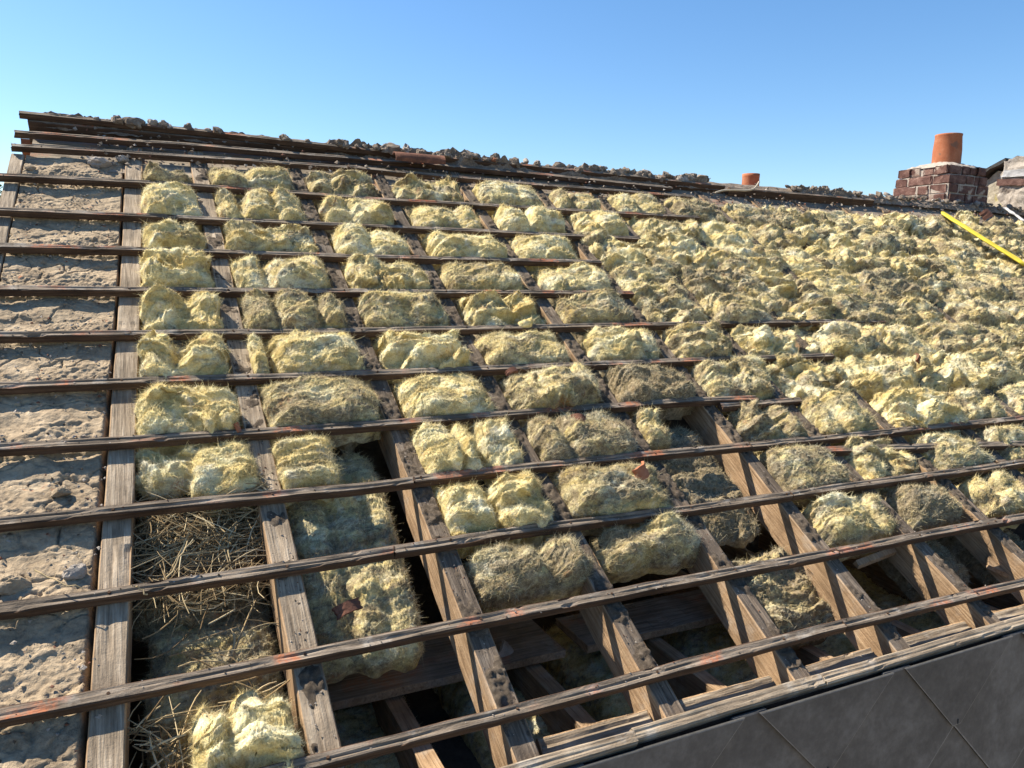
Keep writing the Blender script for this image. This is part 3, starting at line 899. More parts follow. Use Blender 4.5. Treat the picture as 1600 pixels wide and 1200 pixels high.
cell(2, 2, h=.02, dirt=.52, lumps=[(-.1, .15, .25)]); cell(2, 3, h=.03, dirt=.45, lumps=[(-.45, .12, .4), (.25, .1, .3)]); cell(2, 4, h=.025, dirt=.42, style='torn')
cell(2, 5, h=.03, dirt=.38, lumps=[(-.3, .12, .3)]); cell(2, 6, h=.03, dirt=.60, lumps=[(-.35, .1, .3), (.5, .1, .4)]); cell(2, 7, a0=.0, a1=.13, h=.02, dirt=.35, txt='thin narrow strip')
cell(2, 7, a0=.16, a1=1.0, h=.032, dirt=.36); cell(2, 8, h=.028, dirt=.56, style='smooth', txt='big smooth greyish clump')
cell(2, 9, a0=.0, a1=.48, f0=.10, f1=.97, h=.02, dirt=.40, txt='rounded fuzzy lump at the left side')
cell(3, 8, a0=.03, h=.03, dirt=.38, style='smooth'); cell(3, 7, h=.03, dirt=.30, style='torn'); cell(3, 6, h=.028, dirt=.5); cell(3, 5, h=.02, dirt=.40, style='torn')
cell(3, 9, a0=-.02, a1=.55, h=.03, dirt=.34, lumps=[(.35, .12, .45)], txt='twin-humped pale clump'); cell(3, 9, a0=.62, a1=1.0, h=.03, dirt=.36, style='smooth', txt='narrow upright clump')
cell(3, 10, a0=.0, a1=.42, h=.03, dirt=.26, style='pillow', txt='cream tall lump'); cell(3, 10, a0=.46, a1=1.0, h=.03, dirt=.30, style='torn', txt='woolly cream lump')
cell(3, 11, a0=.05, a1=1.1, f0=.30, f1=1.0, h=.012, dirt=.66, style='pillow', w0=-.14, lumps=[(.2, .15, .25)], txt='drooping thick end of wool')
cell(4, 8, h=.034, dirt=.52, style='torn', txt='reddish dusty clump'); cell(4, 9, h=.034, dirt=.62, lumps=[(-.5, .12, .35)], style='smooth', txt='big brown-topped clump')
cell(4, 10, h=.032, dirt=.56, style='pillow', txt='big clump carrying a tile shard'); cell(4, 11, a0=.08, a1=1.05, f0=.45, f1=1.02, h=.0, w0=-.13, dirt=.55, txt='drooping mossy-yellow end of wool')
cell(5, 8, h=.028, dirt=.86, style='pillow', txt='dark brown clump'); cell(5, 9, a0=.03, a1=.33, f0=.3, f1=1.0, h=.015, dirt=.55, txt='small narrow brown tuft')
cell(6, 8, h=.03, dirt=.52); cell(6, 9, a0=.12, a1=1.0, h=.02, dirt=.60, style='torn', lumps=[(.1, .2, .3)]); cell(6, 10, a0=.05, a1=.95, h=.02, dirt=.60, style='smooth', txt='brown hairy sloping clump')
cell(6, 11, a0=.05, a1=1.15, f0=.15, f1=1.0, h=.01, w0=-.15, dirt=.45, lumps=[(.3, .15, .3)], txt='thick folded yellow clump')
cell(7, 9, a0=.0, a1=.95, h=.02, dirt=.45, lumps=[(-.3, .12, .4)]); cell(7, 10, a0=.0, a1=.9, h=.0, dirt=.5, style='torn', lumps=[(0, .2, .4)]); cell(7, 11, a0=.1, a1=1.0, f0=.2, h=.0, w0=-.15, dirt=.74, style='smooth', txt='dark hanging clump')
cell(8, 9, a0=.0, a1=1.15, f0=-.1, h=.03, dirt=.12, style='torn', txt='bright yellow wisp pulled over the batten'); cell(8, 10, a0=.0, a1=1.0, h=.005, dirt=.5); cell(8, 11, a0=.12, a1=1.0, f0=.1, h=.01, w0=-.14, dirt=.48, lumps=[(-.2, .15, .3)], txt='folded yellow clump')
for kk in (9, 10, 11):
    for rr in (9, 10, 11): cell(kk, rr, h=.01, w0=-.13, dirt=.5)

rows = [2, 3, 4, 5, 6, 7, 8, 9, 10, 11]
sd = 100
for row in rows:
    for k in range(1, 18):
        sd += 1
        rs = np.random.default_rng(sd)
        vt, vb = BV[row] - .015, BV[row + 1] + .008
        if row == 2: vt -= .02
        kc = (raf_u(k, vb) + raf_u(k + 1, vb)) / 2 if k < 18 else 99
        if (k, row) in O:
            for j, c in enumerate(O[(k, row)]):
                L, R = bay(k, c.get('a0', 0), c.get('a1', 1))
                f0, f1 = c.get('f0', 0), c.get('f1', 1)
                txt = c.get('txt') or f"{adj(c['dirt'], rs)} clump"
                clump(L, R, vb + f0 * (vt - vb), vb + f1 * (vt - vb), c['h'], sd * 10 + j, c['dirt'], f"{txt} of wool, {place(k, row - 1)}",
                      w0=c.get('w0', -.10), lumps=c.get('lumps', ()), style=c.get('style', 'pillow'), tilt=c.get('tilt', 0))
            continue
        if row >= 9: continue
        bend = min(BATEND[row], BATEND.get(row + 1, 9))
        infield = kc > bend - .05
        if not infield:
            d = float(np.clip(rs.normal(.44, .10), .2, .75))
            lum = [(rs.uniform(-.5, .5), rs.uniform(.08, .2), rs.uniform(.12, .35))] if rs.random() < .5 else []
            a0, a1 = rs.uniform(-.02, .09), rs.uniform(.90, 1.03)
            if rs.random() < .4: vb += rs.uniform(.0, .035)
            L, R = bay(k, a0, a1)
            clump(L, R, vb, vt, rs.uniform(.008, .034), sd * 10, d, f"{adj(d, rs)} insulation clump between battens, {place(k, row - 1)}", lumps=lum,
                  style=str(rs.choice(['pillow', 'torn', 'pillow', 'smooth'])))
        else:
            d = float(np.clip(rs.normal(.49, .08) + .012 * (kc - 3), .28, .62))
            L, R = bay(k, rs.uniform(-.22, .02), rs.uniform(.96, 1.42))
            lum = [(rs.uniform(-.6, .6), rs.uniform(.1, .25), rs.uniform(.1, .45)) for _ in range(rs.integers(0, 3))]
            clump(L, R, vb - .008 - rs.uniform(0, .025), vt + rs.uniform(0, .015), rs.uniform(.0, .030), sd * 10, d, f"{adj(d, rs)} clump of uncovered insulation, {place(k, row - 1)}",
                  lumps=lum, style=str(rs.choice(['field', 'pillow', 'torn'])), rag=1.5)

# torn scraps lying loose on the bare right part
rs = np.random.default_rng(55)
cnt = {}
for i in range(230):
    row = int(rs.choice([2, 3, 4, 5, 6, 7, 8])); k = int(rs.integers(5, 17))
    v = rs.uniform(BV[row + 1], BV[row]); uu = raf_u(k, v) + (rs.normal(0, .04) if i % 2 else rs.uniform(0, .43))
    if uu < min(BATEND[row], BATEND.get(row + 1, 9)) + .05: continue
    x, y = proj(uu, v)
    if x > 1630: continue
    key = (k, row, i % 2)
    if key in cnt or len(cnt) > 44: continue
    cnt[key] = 1
    spot = 'on left rafter of' if i % 2 else 'inside'
    s1, s2 = (rs.uniform(.06, .10), rs.uniform(.06, .11)) if i % 2 else (rs.uniform(.04, .10), rs.uniform(.03, .07))
    d = float(rs.uniform(.40, .68))
    clump((lambda q, a=uu - s1: a), (lambda q, a=uu + s1: a), v - s2, v + s2, rs.uniform(.008, .028), 9000 + i, d,
          f"small {adj(d, rs)} scrap {spot} {place(k, row - 1)}", w0=-.03, style='field', rag=2.0, name='insulation_scrap', group='torn scraps of glass wool', cat='insulation scrap')


# sunken batts, and an added backing batt per bay that keeps its gaps dark
def slab(k, v0, v1, wtop, dirt, label, seed, a0=0.0, a1=1.0, sag=None, style='smooth', w0=None, lumps=()):
    L, R = bay(k, a0, a1, .030)
    return clump(L, R, v0, v1, wtop, seed, dirt, label, w0=(wtop - .09 if w0 is None else w0), style=style, rag=.5, fib=.5, sag=sag, name='insulation_batt', group='flattened insulation batts between rafters', cat='insulation batt', lumps=lumps)


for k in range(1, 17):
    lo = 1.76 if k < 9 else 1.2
    slab(k, lo, 3.62, -.055, .72, f'added brown backing batt closing the gaps under the clumps of the {ordw(k)} bay', 700 + k)
slab(2, 1.0, 1.74, -.082, .50, 'long sunken grey-yellow batt with a frayed lower end, right of the straw nest', 801, a0=.02, a1=.86, sag=lambda a, b: -.05 * np.clip(-b, 0, 1) ** 2, lumps=[(-.25, .12, .3), (.4, .15, .2)], style='smooth')
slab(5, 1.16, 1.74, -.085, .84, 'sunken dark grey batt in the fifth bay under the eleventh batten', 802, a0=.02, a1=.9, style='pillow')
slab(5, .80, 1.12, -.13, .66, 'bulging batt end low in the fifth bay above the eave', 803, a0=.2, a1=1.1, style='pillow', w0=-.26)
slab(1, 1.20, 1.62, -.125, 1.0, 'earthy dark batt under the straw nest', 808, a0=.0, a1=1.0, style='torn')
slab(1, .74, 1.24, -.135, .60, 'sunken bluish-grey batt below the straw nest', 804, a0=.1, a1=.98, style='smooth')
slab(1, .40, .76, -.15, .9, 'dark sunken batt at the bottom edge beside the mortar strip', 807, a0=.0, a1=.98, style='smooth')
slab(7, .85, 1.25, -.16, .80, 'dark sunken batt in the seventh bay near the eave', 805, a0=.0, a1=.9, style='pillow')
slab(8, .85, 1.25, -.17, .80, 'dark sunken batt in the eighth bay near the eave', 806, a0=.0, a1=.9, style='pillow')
L, R = bay(1, .36, .97)
clump(L, R, .56, .935, .004, 811, -.35, 'bright white torn clump of wool at the bottom left, below the twelfth batten', w0=-.13, style='torn', lumps=[(-.2, .2, .3)], fib=2.4)

# yellow batts lying on the attic floor between the joists
for i, (ua, ub, va, vb) in enumerate([(.30, .66, .70, 1.25), (.78, 1.06, .72, 1.3), (1.18, 1.5, .72, 1.3), (1.62, 1.92, .74, 1.3), (2.04, 2.34, .74, 1.3), (2.46, 2.76, .74, 1.3)]):
    clump((lambda q, a=ua: a), (lambda q, a=ub: a), va, vb, -.345, 820 + i, .38, f'shadowed yellow batt on the attic floor between joists, {ordw(i + 1)} from the left', w0=-.48, style='smooth', rag=.4, fib=.3,
          sag=lambda a, b: -.26 * (b + 1) / 2, name='floor_batt', group='batts on the attic floor', cat='insulation batt')


# ------------------------------------------------------------------ straw nest
def straw_mesh(n, fu, fv, fw, lmin, lmax, seed, r=.0016, spread=.9):
    rs = np.random.default_rng(seed); mb = MB()
    for i in range(n):
        c = np.array([rs.uniform(*fu), rs.uniform(*fv), rs.uniform(*fw)])
        th = rs.normal(0.25, spread); d = np.array([np.cos(th), np.sin(th), rs.normal(0, .16)])
        L = rs.uniform(lmin, lmax); bend = rs.normal(size=3) * L * .09; bend[2] *= .5
        s = np.linspace(-1, 1, 5)[:, None]
        pts = c + d * s * L / 2 + bend * (1 - s ** 2)
        mb.tube(pts, r * rs.uniform(.6, 1.5) * np.array([.7, 1, 1, 1, .6]), 4)
    return mb


mb = straw_mesh(1150, (-.04, .24), (1.235, 1.58), (-.15, -.062), .04, .19, 5, r=.0011)
for i in range(60):
    pass
tag(link('straw_nest', mb.mesh('straw_nest', M_STRAW), W(0, 0, 0)), 'tangled dry straw nest in the first bay', None, kind='stuff')
mb = straw_mesh(60, (.17, .28), (1.50, 1.60), (-.05, -.012), .03, .09, 6)
tag(link('straw_wisps', mb.mesh('straw_wisps', M_STRAW), W(0, 0, 0)), 'loose straw wisps caught on the rafter', None, kind='stuff')
mb = straw_mesh(34, (-.02, .24), (.84, 1.22), (-.098, -.085), .06, .20, 8, spread=.6)
mb2 = straw_mesh(50, (-.08, .02), (.78, .95), (-.11, -.07), .05, .14, 9)
tag(link('straw_scatter', mb.mesh('straw_scatter', M_STRAW), W(0, 0, 0)), 'thin scattering of straw on the sunken batt', None, kind='stuff')
tag(link('straw_scatter', mb2.mesh('straw_scatter', M_STRAW), W(0, 0, 0)), 'dark straw stuffed beside the rafter at the bottom left', None, kind='stuff')
for i, (p, q, bend, lab) in enumerate([((262, 903), (292, 842), (.012, .0, .02), 'crooked pale twig standing up from the straw nest'),
                                       ((230, 930), (205, 915), (.0, .004, .005), 'short straw stalk caught on the twelfth batten'),
                                       ((55, 893), (128, 918), (0, -.01, .006), 'thin curved straw on the mortar strip')]):
    a = np.array([*pr(*p, .004), .004]); c = np.array([*pr(*q, .02), .015])
    s = np.linspace(0, 1, 9)[:, None]
    pts = a * (1 - s) + c * s + np.array(bend) * np.sin(s * np.pi) + .002 * RNG.normal(size=(9, 3))
    mb = MB(); mb.tube(pts - a, np.linspace(.0022, .0012, 9), 5)
    if i == 0: mb.tube(np.array([pts[5], pts[5] + (.012, .006, .01), pts[5] + (.02, .016, .012)]) - a, .001, 4)
    tag(link('straw_stalk', mb.mesh('straw_stalk', M_STRAW), W(*a)), lab, 'straw stalk')


# ------------------------------------------------------------------ planks and joists inside
def plank(name, u0, u1, v, w, wid, th, lab, cat, seed, mats=(M_PLANK, M_RAF_SIDE), group=None, skew=0.0):
    me, base = beam(name, [(u0, v, w), ((u0 + u1) / 2, v + skew / 2, w), (u1, v + skew, w)], wid, th, mats, seed, max(24, int((u1 - u0) / .012)), 'u', .002, .002, split=.003)
    # flatten to the horizontal: rotate about the plank's own axis
    me.transform(Matrix.Rotation(-PITCH, 4, 'X'))
    tag(link(name, me, W(*base)), lab, cat, group)


plank('walking_plank', .385, 1.10, 1.110, -.400, .24, .024, 'grimy walking plank with a lit corner, lying behind the second bay rafters', 'plank', 130, group='planks laid inside the attic')
plank('walking_plank', 1.18, 1.80, 1.093, -.390, .21, .024, 'dark speckled plank under the fourth bay', 'plank', 131, group='planks laid inside the attic')
for i, uj in enumerate([.562, .995, 1.437, 1.86, 2.28, 2.70, 3.12]):
    yj0, yj1 = ye + .03, ye + 1.3
    zt = Z0 + .22
    mb = MB(); mb.box((0, 0, 0), (.025, (yj1 - yj0) / 2, .075), jit=.003)
    me = mb.mesh('ceiling_joist', [M_RAF_SIDE])
    tag(link('ceiling_joist', me, (uj, (yj0 + yj1) / 2, zt - .075 - .02), False), f'shadowed ceiling joist end beside the rafter foot, {ordw(i + 1)} from the left', 'joist', 'ceiling joists')
# collar stick lying across the lower right bay
for i, (p, q, wid, lab) in enumerate([((1335, 885), (1410, 858), .022, 'thin split lath lying across the open seventh bay'), ((1262, 890), (1330, 955), .03, 'small broken board piece lit in the sixth bay'),
                                      ((1540, 880), (1590, 905), .05, 'small sunlit board offcut at the far right')]):
    a = pr(*p, -.12); c = pr(*q, -.12)
    d = np.array([c[0] - a[0], c[1] - a[1]]); L = np.hypot(*d); an = math.atan2(d[1], d[0])
    mb = MB(); R3 = np.array([[math.cos(an), -math.sin(an), 0], [math.sin(an), math.cos(an), 0], [0, 0, 1]])
    mb.box((0, 0, 0), (L / 2, wid / 2, .008), R3, jit=.003)
    tag(link('wood_scrap', mb.mesh('wood_scrap', [M_RAF_SIDE]), W((a[0] + c[0]) / 2, (a[1] + c[1]) / 2, -.11)), lab, 'wood scrap')

# ------------------------------------------------------------------ tile shards and red crumbs
def shard(x, y, w, su, sv, rot, tiltx, lab, mat=M_TERRA, seed=1):
    rs = np.random.default_rng(seed)
    n = 9
    gx, gy = np.meshgrid(np.linspace(-1, 1, n), np.linspace(-1, 1, n), indexing='ij')
    z = .25 * su * (1 - gx ** 2)
    gy2 = gy * (1 + .25 * perlin(gx * 1.7 + seed, gy * .3, 2.0)); gx2 = gx * (1 + .2 * perlin(gy * 1.5, seed + gx * .2, 6.0))
    top = np.stack([gx2 * su / 2, gy2 * sv / 2, z], -1).reshape(-1, 3); bot = top - (0, 0, .011)
    q = grid_faces(n, n)
    rim = np.concatenate([np.arange(n), np.arange(1, n) * n + n - 1, (n - 1) * n + np.arange(n - 2, -1, -1), np.arange(n - 2, 0, -1) * n]); k = len(rim)
    qs = np.stack([rim, np.roll(rim, -1), np.roll(rim, -1) + n * n, rim + n * n], 1)
    me = mesh_np('tile_shard', np.concatenate([top, bot]), [q, q[:, ::-1] + n * n, qs], mat, smooth=False)
    me.transform(Matrix.Rotation(rot, 4, 'Z') @ Matrix.Rotation(tiltx, 4, 'X'))
    uu, vv = pr(x, y, w)
    tag(link('tile_shard', me, W(uu, vv, w)), lab, 'tile shard', 'broken tile pieces')


shard(1003, 737, .040, .060, .045, .5, .7, 'curved orange tile shard lying on top of a brown insulation clump', seed=3)
shard(372, 668, .006, .014, .03, .3, .5, 'small orange tile chip standing on the tenth batten', seed=4)
shard(800, 580, .03, .05, .02, .3, .2, 'thin reddish tile sliver on the dusty clump in the fourth bay', seed=5, mat=M_TERRA_D)
shard(905, 655, .03, .05, .03, -.3, .2, 'dull red tile flake on the brown-topped clump', seed=6, mat=M_TERRA_D)
shard(545, 950, -.07, .07, .03, .3, .3, 'dark red tile piece on the frayed sunken batt', seed=7, mat=M_TERRA_D)
shard(1435, 560, .03, .06, .03, .9, .4, 'brown tile fragment on the bare wool at right', seed=8, mat=M_TERRA_D)
shard(790, 1018, -.37, .06, .05, .9, .6, 'grey tile fragment on the walking plank', seed=9, mat=M_PALE)

# fine red and grey crumbs everywhere on wood and wool
rs = np.random.default_rng(91)
mb = MB()
def crumb(p, s, m):
    v = rs.normal(size=(6, 3)) * .25 + np.array([[1, 0, 0], [-1, 0, 0], [0, 1, 0], [0, -1, 0], [0, 0, .7], [0, 0, -.7]])
    mb.add(np.asarray(p) + v * s, None, [[0, 2, 4], [2, 1, 4], [1, 3, 4], [3, 0, 4], [2, 0, 5], [1, 2, 5], [3, 1, 5], [0, 3, 5]], m)
for r in BV:
    if r < 2: continue
    for i in range(90):
        uu = rs.uniform(-.6, 4.2)
        if uu > BATEND.get(r, 9): continue
        crumb((uu, BV[r] + rs.uniform(-.012, .016), rs.uniform(.0, .002)), rs.uniform(.001, .0032), rs.choice([0, 1, 1, 2]))
for i in range(900):
    k = int(rs.integers(2, 9)); v = rs.uniform(.65, 2.6)
    crumb((raf_u(k, v) + rs.uniform(-.028, .028), v, WT + .001), rs.uniform(.001, .0035), rs.choice([0, 1, 1, 2, 2]))
for i in range(700):
    crumb((rs.uniform(-.45, -.12), rs.uniform(.6, 3.55), -.036 + rs.uniform(-.004, .006)), rs.uniform(.0015, .006), rs.choice([0, 1, 2, 2, 2, 2]))
tag(link('crumbs', mb.mesh('crumbs', [M_TERRA_D, M_GRIT, M_PALE]), W(0, 0, 0)), 'fine crumbs of tile and mortar scattered on the timbers', None, kind='stuff')

# ------------------------------------------------------------------ ridge: boards and mortar rubble
me, base = beam('ridge_board', [(3.55, 3.80, .012), (4.3, 3.80, .012), (4.95, 3.81, .008)], .03, .10, (M_BAT_TOP, M_BAT_SIDE), 140, 150, 'u', .003, .003, split=.004)
tag(link('ridge_board', me, W(*base)), 'dark ridge board showing beside the loose cable, right of the small pot', 'board', 'boards along the ridge')
me, base = beam('ridge_board', [(1.7, 3.87, .022), (2.9, 3.84, .018), (3.53, 3.83, .012)], .03, .10, (M_BAT_TOP, M_BAT_SIDE), 141, 150, 'u', .003, .003, split=.004)
tag(link('ridge_board', me, W(*base)), 'dark ridge board under mortar crumbs at mid-ridge, left of the small pot', 'board', 'boards along the ridge')

me, base = beam('ridge_board', [(-.46, 3.90, .005), (.8, 3.885, .0), (1.69, 3.865, -.004)], .03, .10, (M_BAT_TOP, M_BAT_SIDE), 142, 150, 'u', .003, .003, split=.004)
tag(link('ridge_board', me, W(*base)), 'shadowed upright ridge board under the topmost board at the left end', 'board', 'boards along the ridge')
rs = np.random.default_rng(17)
nl = 0
for i in range(150):
    uu = -.2 + 7.4 * (i + rs.uniform(-.5, .5)) / 150
    s = rs.uniform(.012, .038) * (1.15 if uu > 3 else 1.0)
    dens = .5 + .9 * float(perlin(uu * 1.6, 3.3, 1.2))
    if uu > 4.6: s *= .7
    if 3.45 < uu < 4.15: continue
    if rs.random() > dens + .35: continue
    v = (float(np.interp(uu, [-.5, .3, 1.0, 1.9], [3.915, 3.905, 3.87, 3.855])) + rs.uniform(-.004, .018)) if uu < 1.85 else 3.885 + rs.uniform(-.03, .05)
    pale = rs.random() < .16
    me = lump_mesh('mortar_lump', (s * rs.uniform(.8, 1.5), s * rs.uniform(.8, 1.3), s * rs.uniform(.6, .95)), 200 + i, M_PALE if pale else M_RUBBLE, amp=.5, n=9)
    tag(link('mortar_lump', me, W(uu, v, .014 if uu >= 1.85 else .028 + s * .25)), 'pale crumbly mortar lump left along the stripped ridge' if pale else 'dark crumbly mortar lump left along the stripped ridge', 'mortar lump',
        'pale mortar lumps along the ridge' if pale else 'dark mortar lumps along the ridge')
# continuous bed of old mortar between the lumps
nu, nv = 700, 14
u = np.linspace(-.42, 8.2, nu)[:, None] * np.ones((1, nv)); t = np.linspace(-1, 1, nv)[None, :] * np.ones((nu, 1))
vv = 3.90 + .045 * np.clip((1.3 - u) * 2, 0, 1) - .02 * (u > 1.6) + t * .065 * (1 + .4 * perlin(u * 6, t, 2.0))
hh = (1 - t ** 2) * (.030 + .045 * np.clip(.2 + fbm(u * 7, t * 2, 1.0, 5, .65), 0, 1.2)) + .012 * fbm(u * 30, t * 6, 3.0, 3)
hh *= np.clip(.55 + 1.3 * perlin(u * 2.1, 4.0, 6.0) + .4 * (u > .9), .25, 1) * np.where(u > 4.8, .5, 1) * np.where((u > 3.4) & (u < 4.2), .1, 1)
P = np.stack([u, vv, hh - .018], -1).reshape(-1, 3)
tag(link('ridge_mortar', mesh_np('ridge_mortar', P, [grid_faces(nu, nv)], M_RUBBLE, smooth=False), W(0, 0, 0)), 'crumbled mortar bed along the ridge', None, kind='stuff')
mb = MB()
for i in range(1500):
    uu = rs.uniform(-.3, 7.5); v = rs.choice([3.71, 3.60, 3.86]) + rs.normal(0, .03)
    v0_ = mb.n
    s = rs.uniform(.003, .011)
    vv_ = rs.normal(size=(6, 3)) * .25 + np.array([[1, 0, 0], [-1, 0, 0], [0, 1, 0], [0, -1, 0], [0, 0, .7], [0, 0, -.7]])
    mb.add(np.array([uu, v, -.03 + rs.uniform(-.01, .035)]) + vv_ * s, None, [[0, 2, 4], [2, 1, 4], [1, 3, 4], [3, 0, 4], [2, 0, 5], [1, 2, 5], [3, 1, 5], [0, 3, 5]], int(rs.choice([0, 0, 0, 0, 0, 1, 2])))
tag(link('ridge_rubble', mb.mesh('ridge_rubble', [M_RUBBLE, M_PALE, M_TERRA_D]), W(0, 0, 0)), 'loose grit and mortar crumbs under the ridge', None, kind='stuff')
# added backing boards under the ridge rows so the attic stays dark
for i, (ua, ub) in enumerate([(-.44, 2.4), (2.41, 5.6), (5.61, 9.5)]):
    mb = MB(); mb.box((0, 0, 0), ((ub - ua) / 2, .21, .006), jit=.002)
    tag(link('ridge_backing', mb.mesh('ridge_backing', [M_PLANK]), W((ua + ub) / 2, 3.735, -.05)), ['added dark backing board under the left ridge battens', 'added dark backing board under the middle of the ridge', 'added dark backing board near the brick chimney'][i], 'board', 'added backing boards below the ridge')
# leftover ridge-tile stubs
def stub(x, y, w, L, r, lab, seed):
    uu, vv = pr(x, y, w); mb = MB()
    n = 9; th = np.linspace(.1, math.pi - .1, n); s = np.linspace(-L / 2, L / 2, 8)
    rr = r * .8 * (1 + .08 * perlin(s[:, None] * 30 + seed, th[None] * 2, 1.0))
    o_ = np.stack([s[:, None] + 0 * rr, np.cos(th)[None] * rr, np.sin(th)[None] * rr * .8], -1); i_ = o_ * np.array([1, .8, .8])
    mb.add(o_, grid_faces(8, n)); mb.add(i_, grid_faces(8, n)[:, ::-1])
    nn = 8 * n
    for e in (0, 7):
        q = [[e * n + j, e * n + j + 1, nn + e * n + j + 1, nn + e * n + j] for j in range(n - 1)]
        mb.q.append(np.array(q)); mb.qm.append(np.zeros(len(q)))
    tag(link('ridge_tile', mb.mesh('ridge_tile', [M_TERRA_D], True), W(uu, vv, w)), lab, 'ridge tile', 'broken ridge tiles')
stub(655, 250, .03, .28, .05, 'sooty broken ridge tile lying on the ridge, dark and round', 2)

# ------------------------------------------------------------------ chimney
def wpt(x, y, ax, val):
    d = wdir(ray(x, y)); t = (val - CAM_P[ax]) / d[ax]
    return CAM_P + d * t


yc = yr + .02
cz0 = zr - .10
corner = wpt(1480, 312, 1, yc)
cx, S_ = corner.x, .52
ch = empty('brick_chimney', (cx + S_ / 2, yc + S_ / 2, cz0), False)
tag(ch, 'square red brick chimney with one terracotta pot at the right end of the ridge', 'chimney')
rs = np.random.default_rng(5)
ztop = wpt(1482, 254, 1, yc).z - cz0
H = S_ / 2
mb = MB()
for c, ins in ((0, .0), (1, .022), (2, .045)):
    zl = [0, ztop * 5 / 7, ztop * 6 / 7][c]; zh = [ztop * 5 / 7, ztop * 6 / 7, ztop - .02][c]
    mb.box((0, 0, (zl + zh) / 2), (H - .001 - ins, H - .001 - ins, (zh - zl) / 2 - .0005))
link('mortar_core', mb.mesh('mortar_core', [M_PALE]), parent=ch)
mb = MB()
ncs = 7; chh = ztop / ncs
for c in range(ncs):
    z = (c + .5) * chh
    out = -.045 if c == ncs - 1 else -.022 if c == ncs - 2 else rs.uniform(-.006, .006)
    for sidei in range(4):
        ang = sidei * math.pi / 2
        R3 = np.array([[math.cos(ang), -math.sin(ang), 0], [math.sin(ang), math.cos(ang), 0], [0, 0, 1]])
        offs = 0 if (c + sidei) % 2 else .12
        x = -H + (0 if (c + sidei) % 2 else .0)
        xs = [-H, -H + .235, -H + .345, H - .01] if (c + sidei) % 2 else [-H, -H + .12, -H + .36, H - .01]
        if rs.random() < .4: xs = [-H, -H + .2, -H + .3, H - .01] 
        for j in range(3):
            a, e = xs[j] + .009 + rs.uniform(-.004, .004), xs[j + 1] - .009 + rs.uniform(-.004, .004)
            dpt = .05
            cen = np.array([(a + e) / 2, -H + dpt - .010 - out + rs.uniform(-.005, .005), z + rs.uniform(-.003, .003)])
            p = np.array([[i1, i2, i3] for i1 in (-1, -.93, .93, 1) for i2 in (-1, -.9, 1) for i3 in (-1, -.85, .85, 1)], float)
            sq = 1 - .045 * ((np.abs(p) > .99).sum(1) >= 2)
            pp = p * np.array([(e - a) / 2, dpt, chh / 2 - .007]) * sq[:, None] + rs.normal(size=p.shape) * .0035
            def id_(i1, i2, i3): return (i1 * 3 + i2) * 4 + i3
            q = []
            for i1 in range(3):
                for i3 in range(3):
                    q.append([id_(i1, 0, i3), id_(i1 + 1, 0, i3), id_(i1 + 1, 0, i3 + 1), id_(i1, 0, i3 + 1)])
            for i1 in range(3):
                for i2 in range(2):
                    q.append([id_(i1, i2, 3), id_(i1 + 1, i2, 3), id_(i1 + 1, i2 + 1, 3), id_(i1, i2 + 1, 3)])
                    q.append([id_(i1, i2, 0), id_(i1, i2 + 1, 0), id_(i1 + 1, i2 + 1, 0), id_(i1 + 1, i2, 0)])
            for i2 in range(2):
                for i3 in range(3):
                    q.append([id_(0, i2, i3), id_(0, i2, i3 + 1), id_(0, i2 + 1, i3 + 1), id_(0, i2 + 1, i3)])
                    q.append([id_(3, i2, i3), id_(3, i2 + 1, i3), id_(3, i2 + 1, i3 + 1), id_(3, i2, i3 + 1)])
            mb.add((pp + cen) @ R3.T, q)
link('brickwork', mb.mesh('brickwork', [M_BRICK]), parent=ch)
n = 40
gx, gy = np.meshgrid(np.linspace(-1, 1, n), np.linspace(-1, 1, n), indexing='ij')
rr = np.maximum(np.abs(gx), np.abs(gy))
z = ztop - .006 + .072 * (1 - rr) ** .8 + .010 * fbm(gx * 5, gy * 5, 2.0, 4) * (rr < .999)
e_ = 1 - .04 * np.abs(perlin(gx * 4, gy * 4, 8.0))
link('mortar_cap', mesh_np('mortar_cap', np.stack([gx * (H - .035) * e_, gy * (H - .035) * e_, np.where(rr > .97, ztop - .012, z)], -1).reshape(-1, 3), [grid_faces(n, n)], M_PALE), parent=ch)


def pot_mesh(r0, r1, hgt, z0):
    prof = [(r0, 0), (r0 * .995, hgt * .1), (r0 * .93 + r1 * .07, hgt * .5), (r1, hgt * .93), (r1 * 1.02, hgt * .95), (r1 * 1.03, hgt), (r1 * .88, hgt), (r1 * .86, hgt * .9), (r1 * .84, hgt * .3)]
    n = 40; th = np.linspace(0, 2 * np.pi, n, endpoint=False)
    V = np.array([[[r * math.cos(t), r * math.sin(t), z0 + z] for t in th] for r, z in prof])
    return mesh_np('chimney_pot', V.reshape(-1, 3), [grid_faces(len(prof), n, 0, True)[:, ::-1]], M_TERRA)


pc = wpt(1479, 247, 1, yc + H)
po = link('chimney_pot', pot_mesh(.113, .104, wpt(1482, 203, 1, yc + H).z - pc.z + .035, ztop + .02), parent=ch)
po.location = (pc.x - (cx + H), 0, 0)

p2 = wpt(1172, 296, 1, yr + .7)
t2 = wpt(1173, 272, 1, yr + .7)
po2 = link('chimney_pot', pot_mesh(.074, .068, t2.z - p2.z + .35, -.35), (p2.x, p2.y, p2.z), False)
tag(po2, 'small terracotta pot poking up just behind the ridge', 'chimney pot')

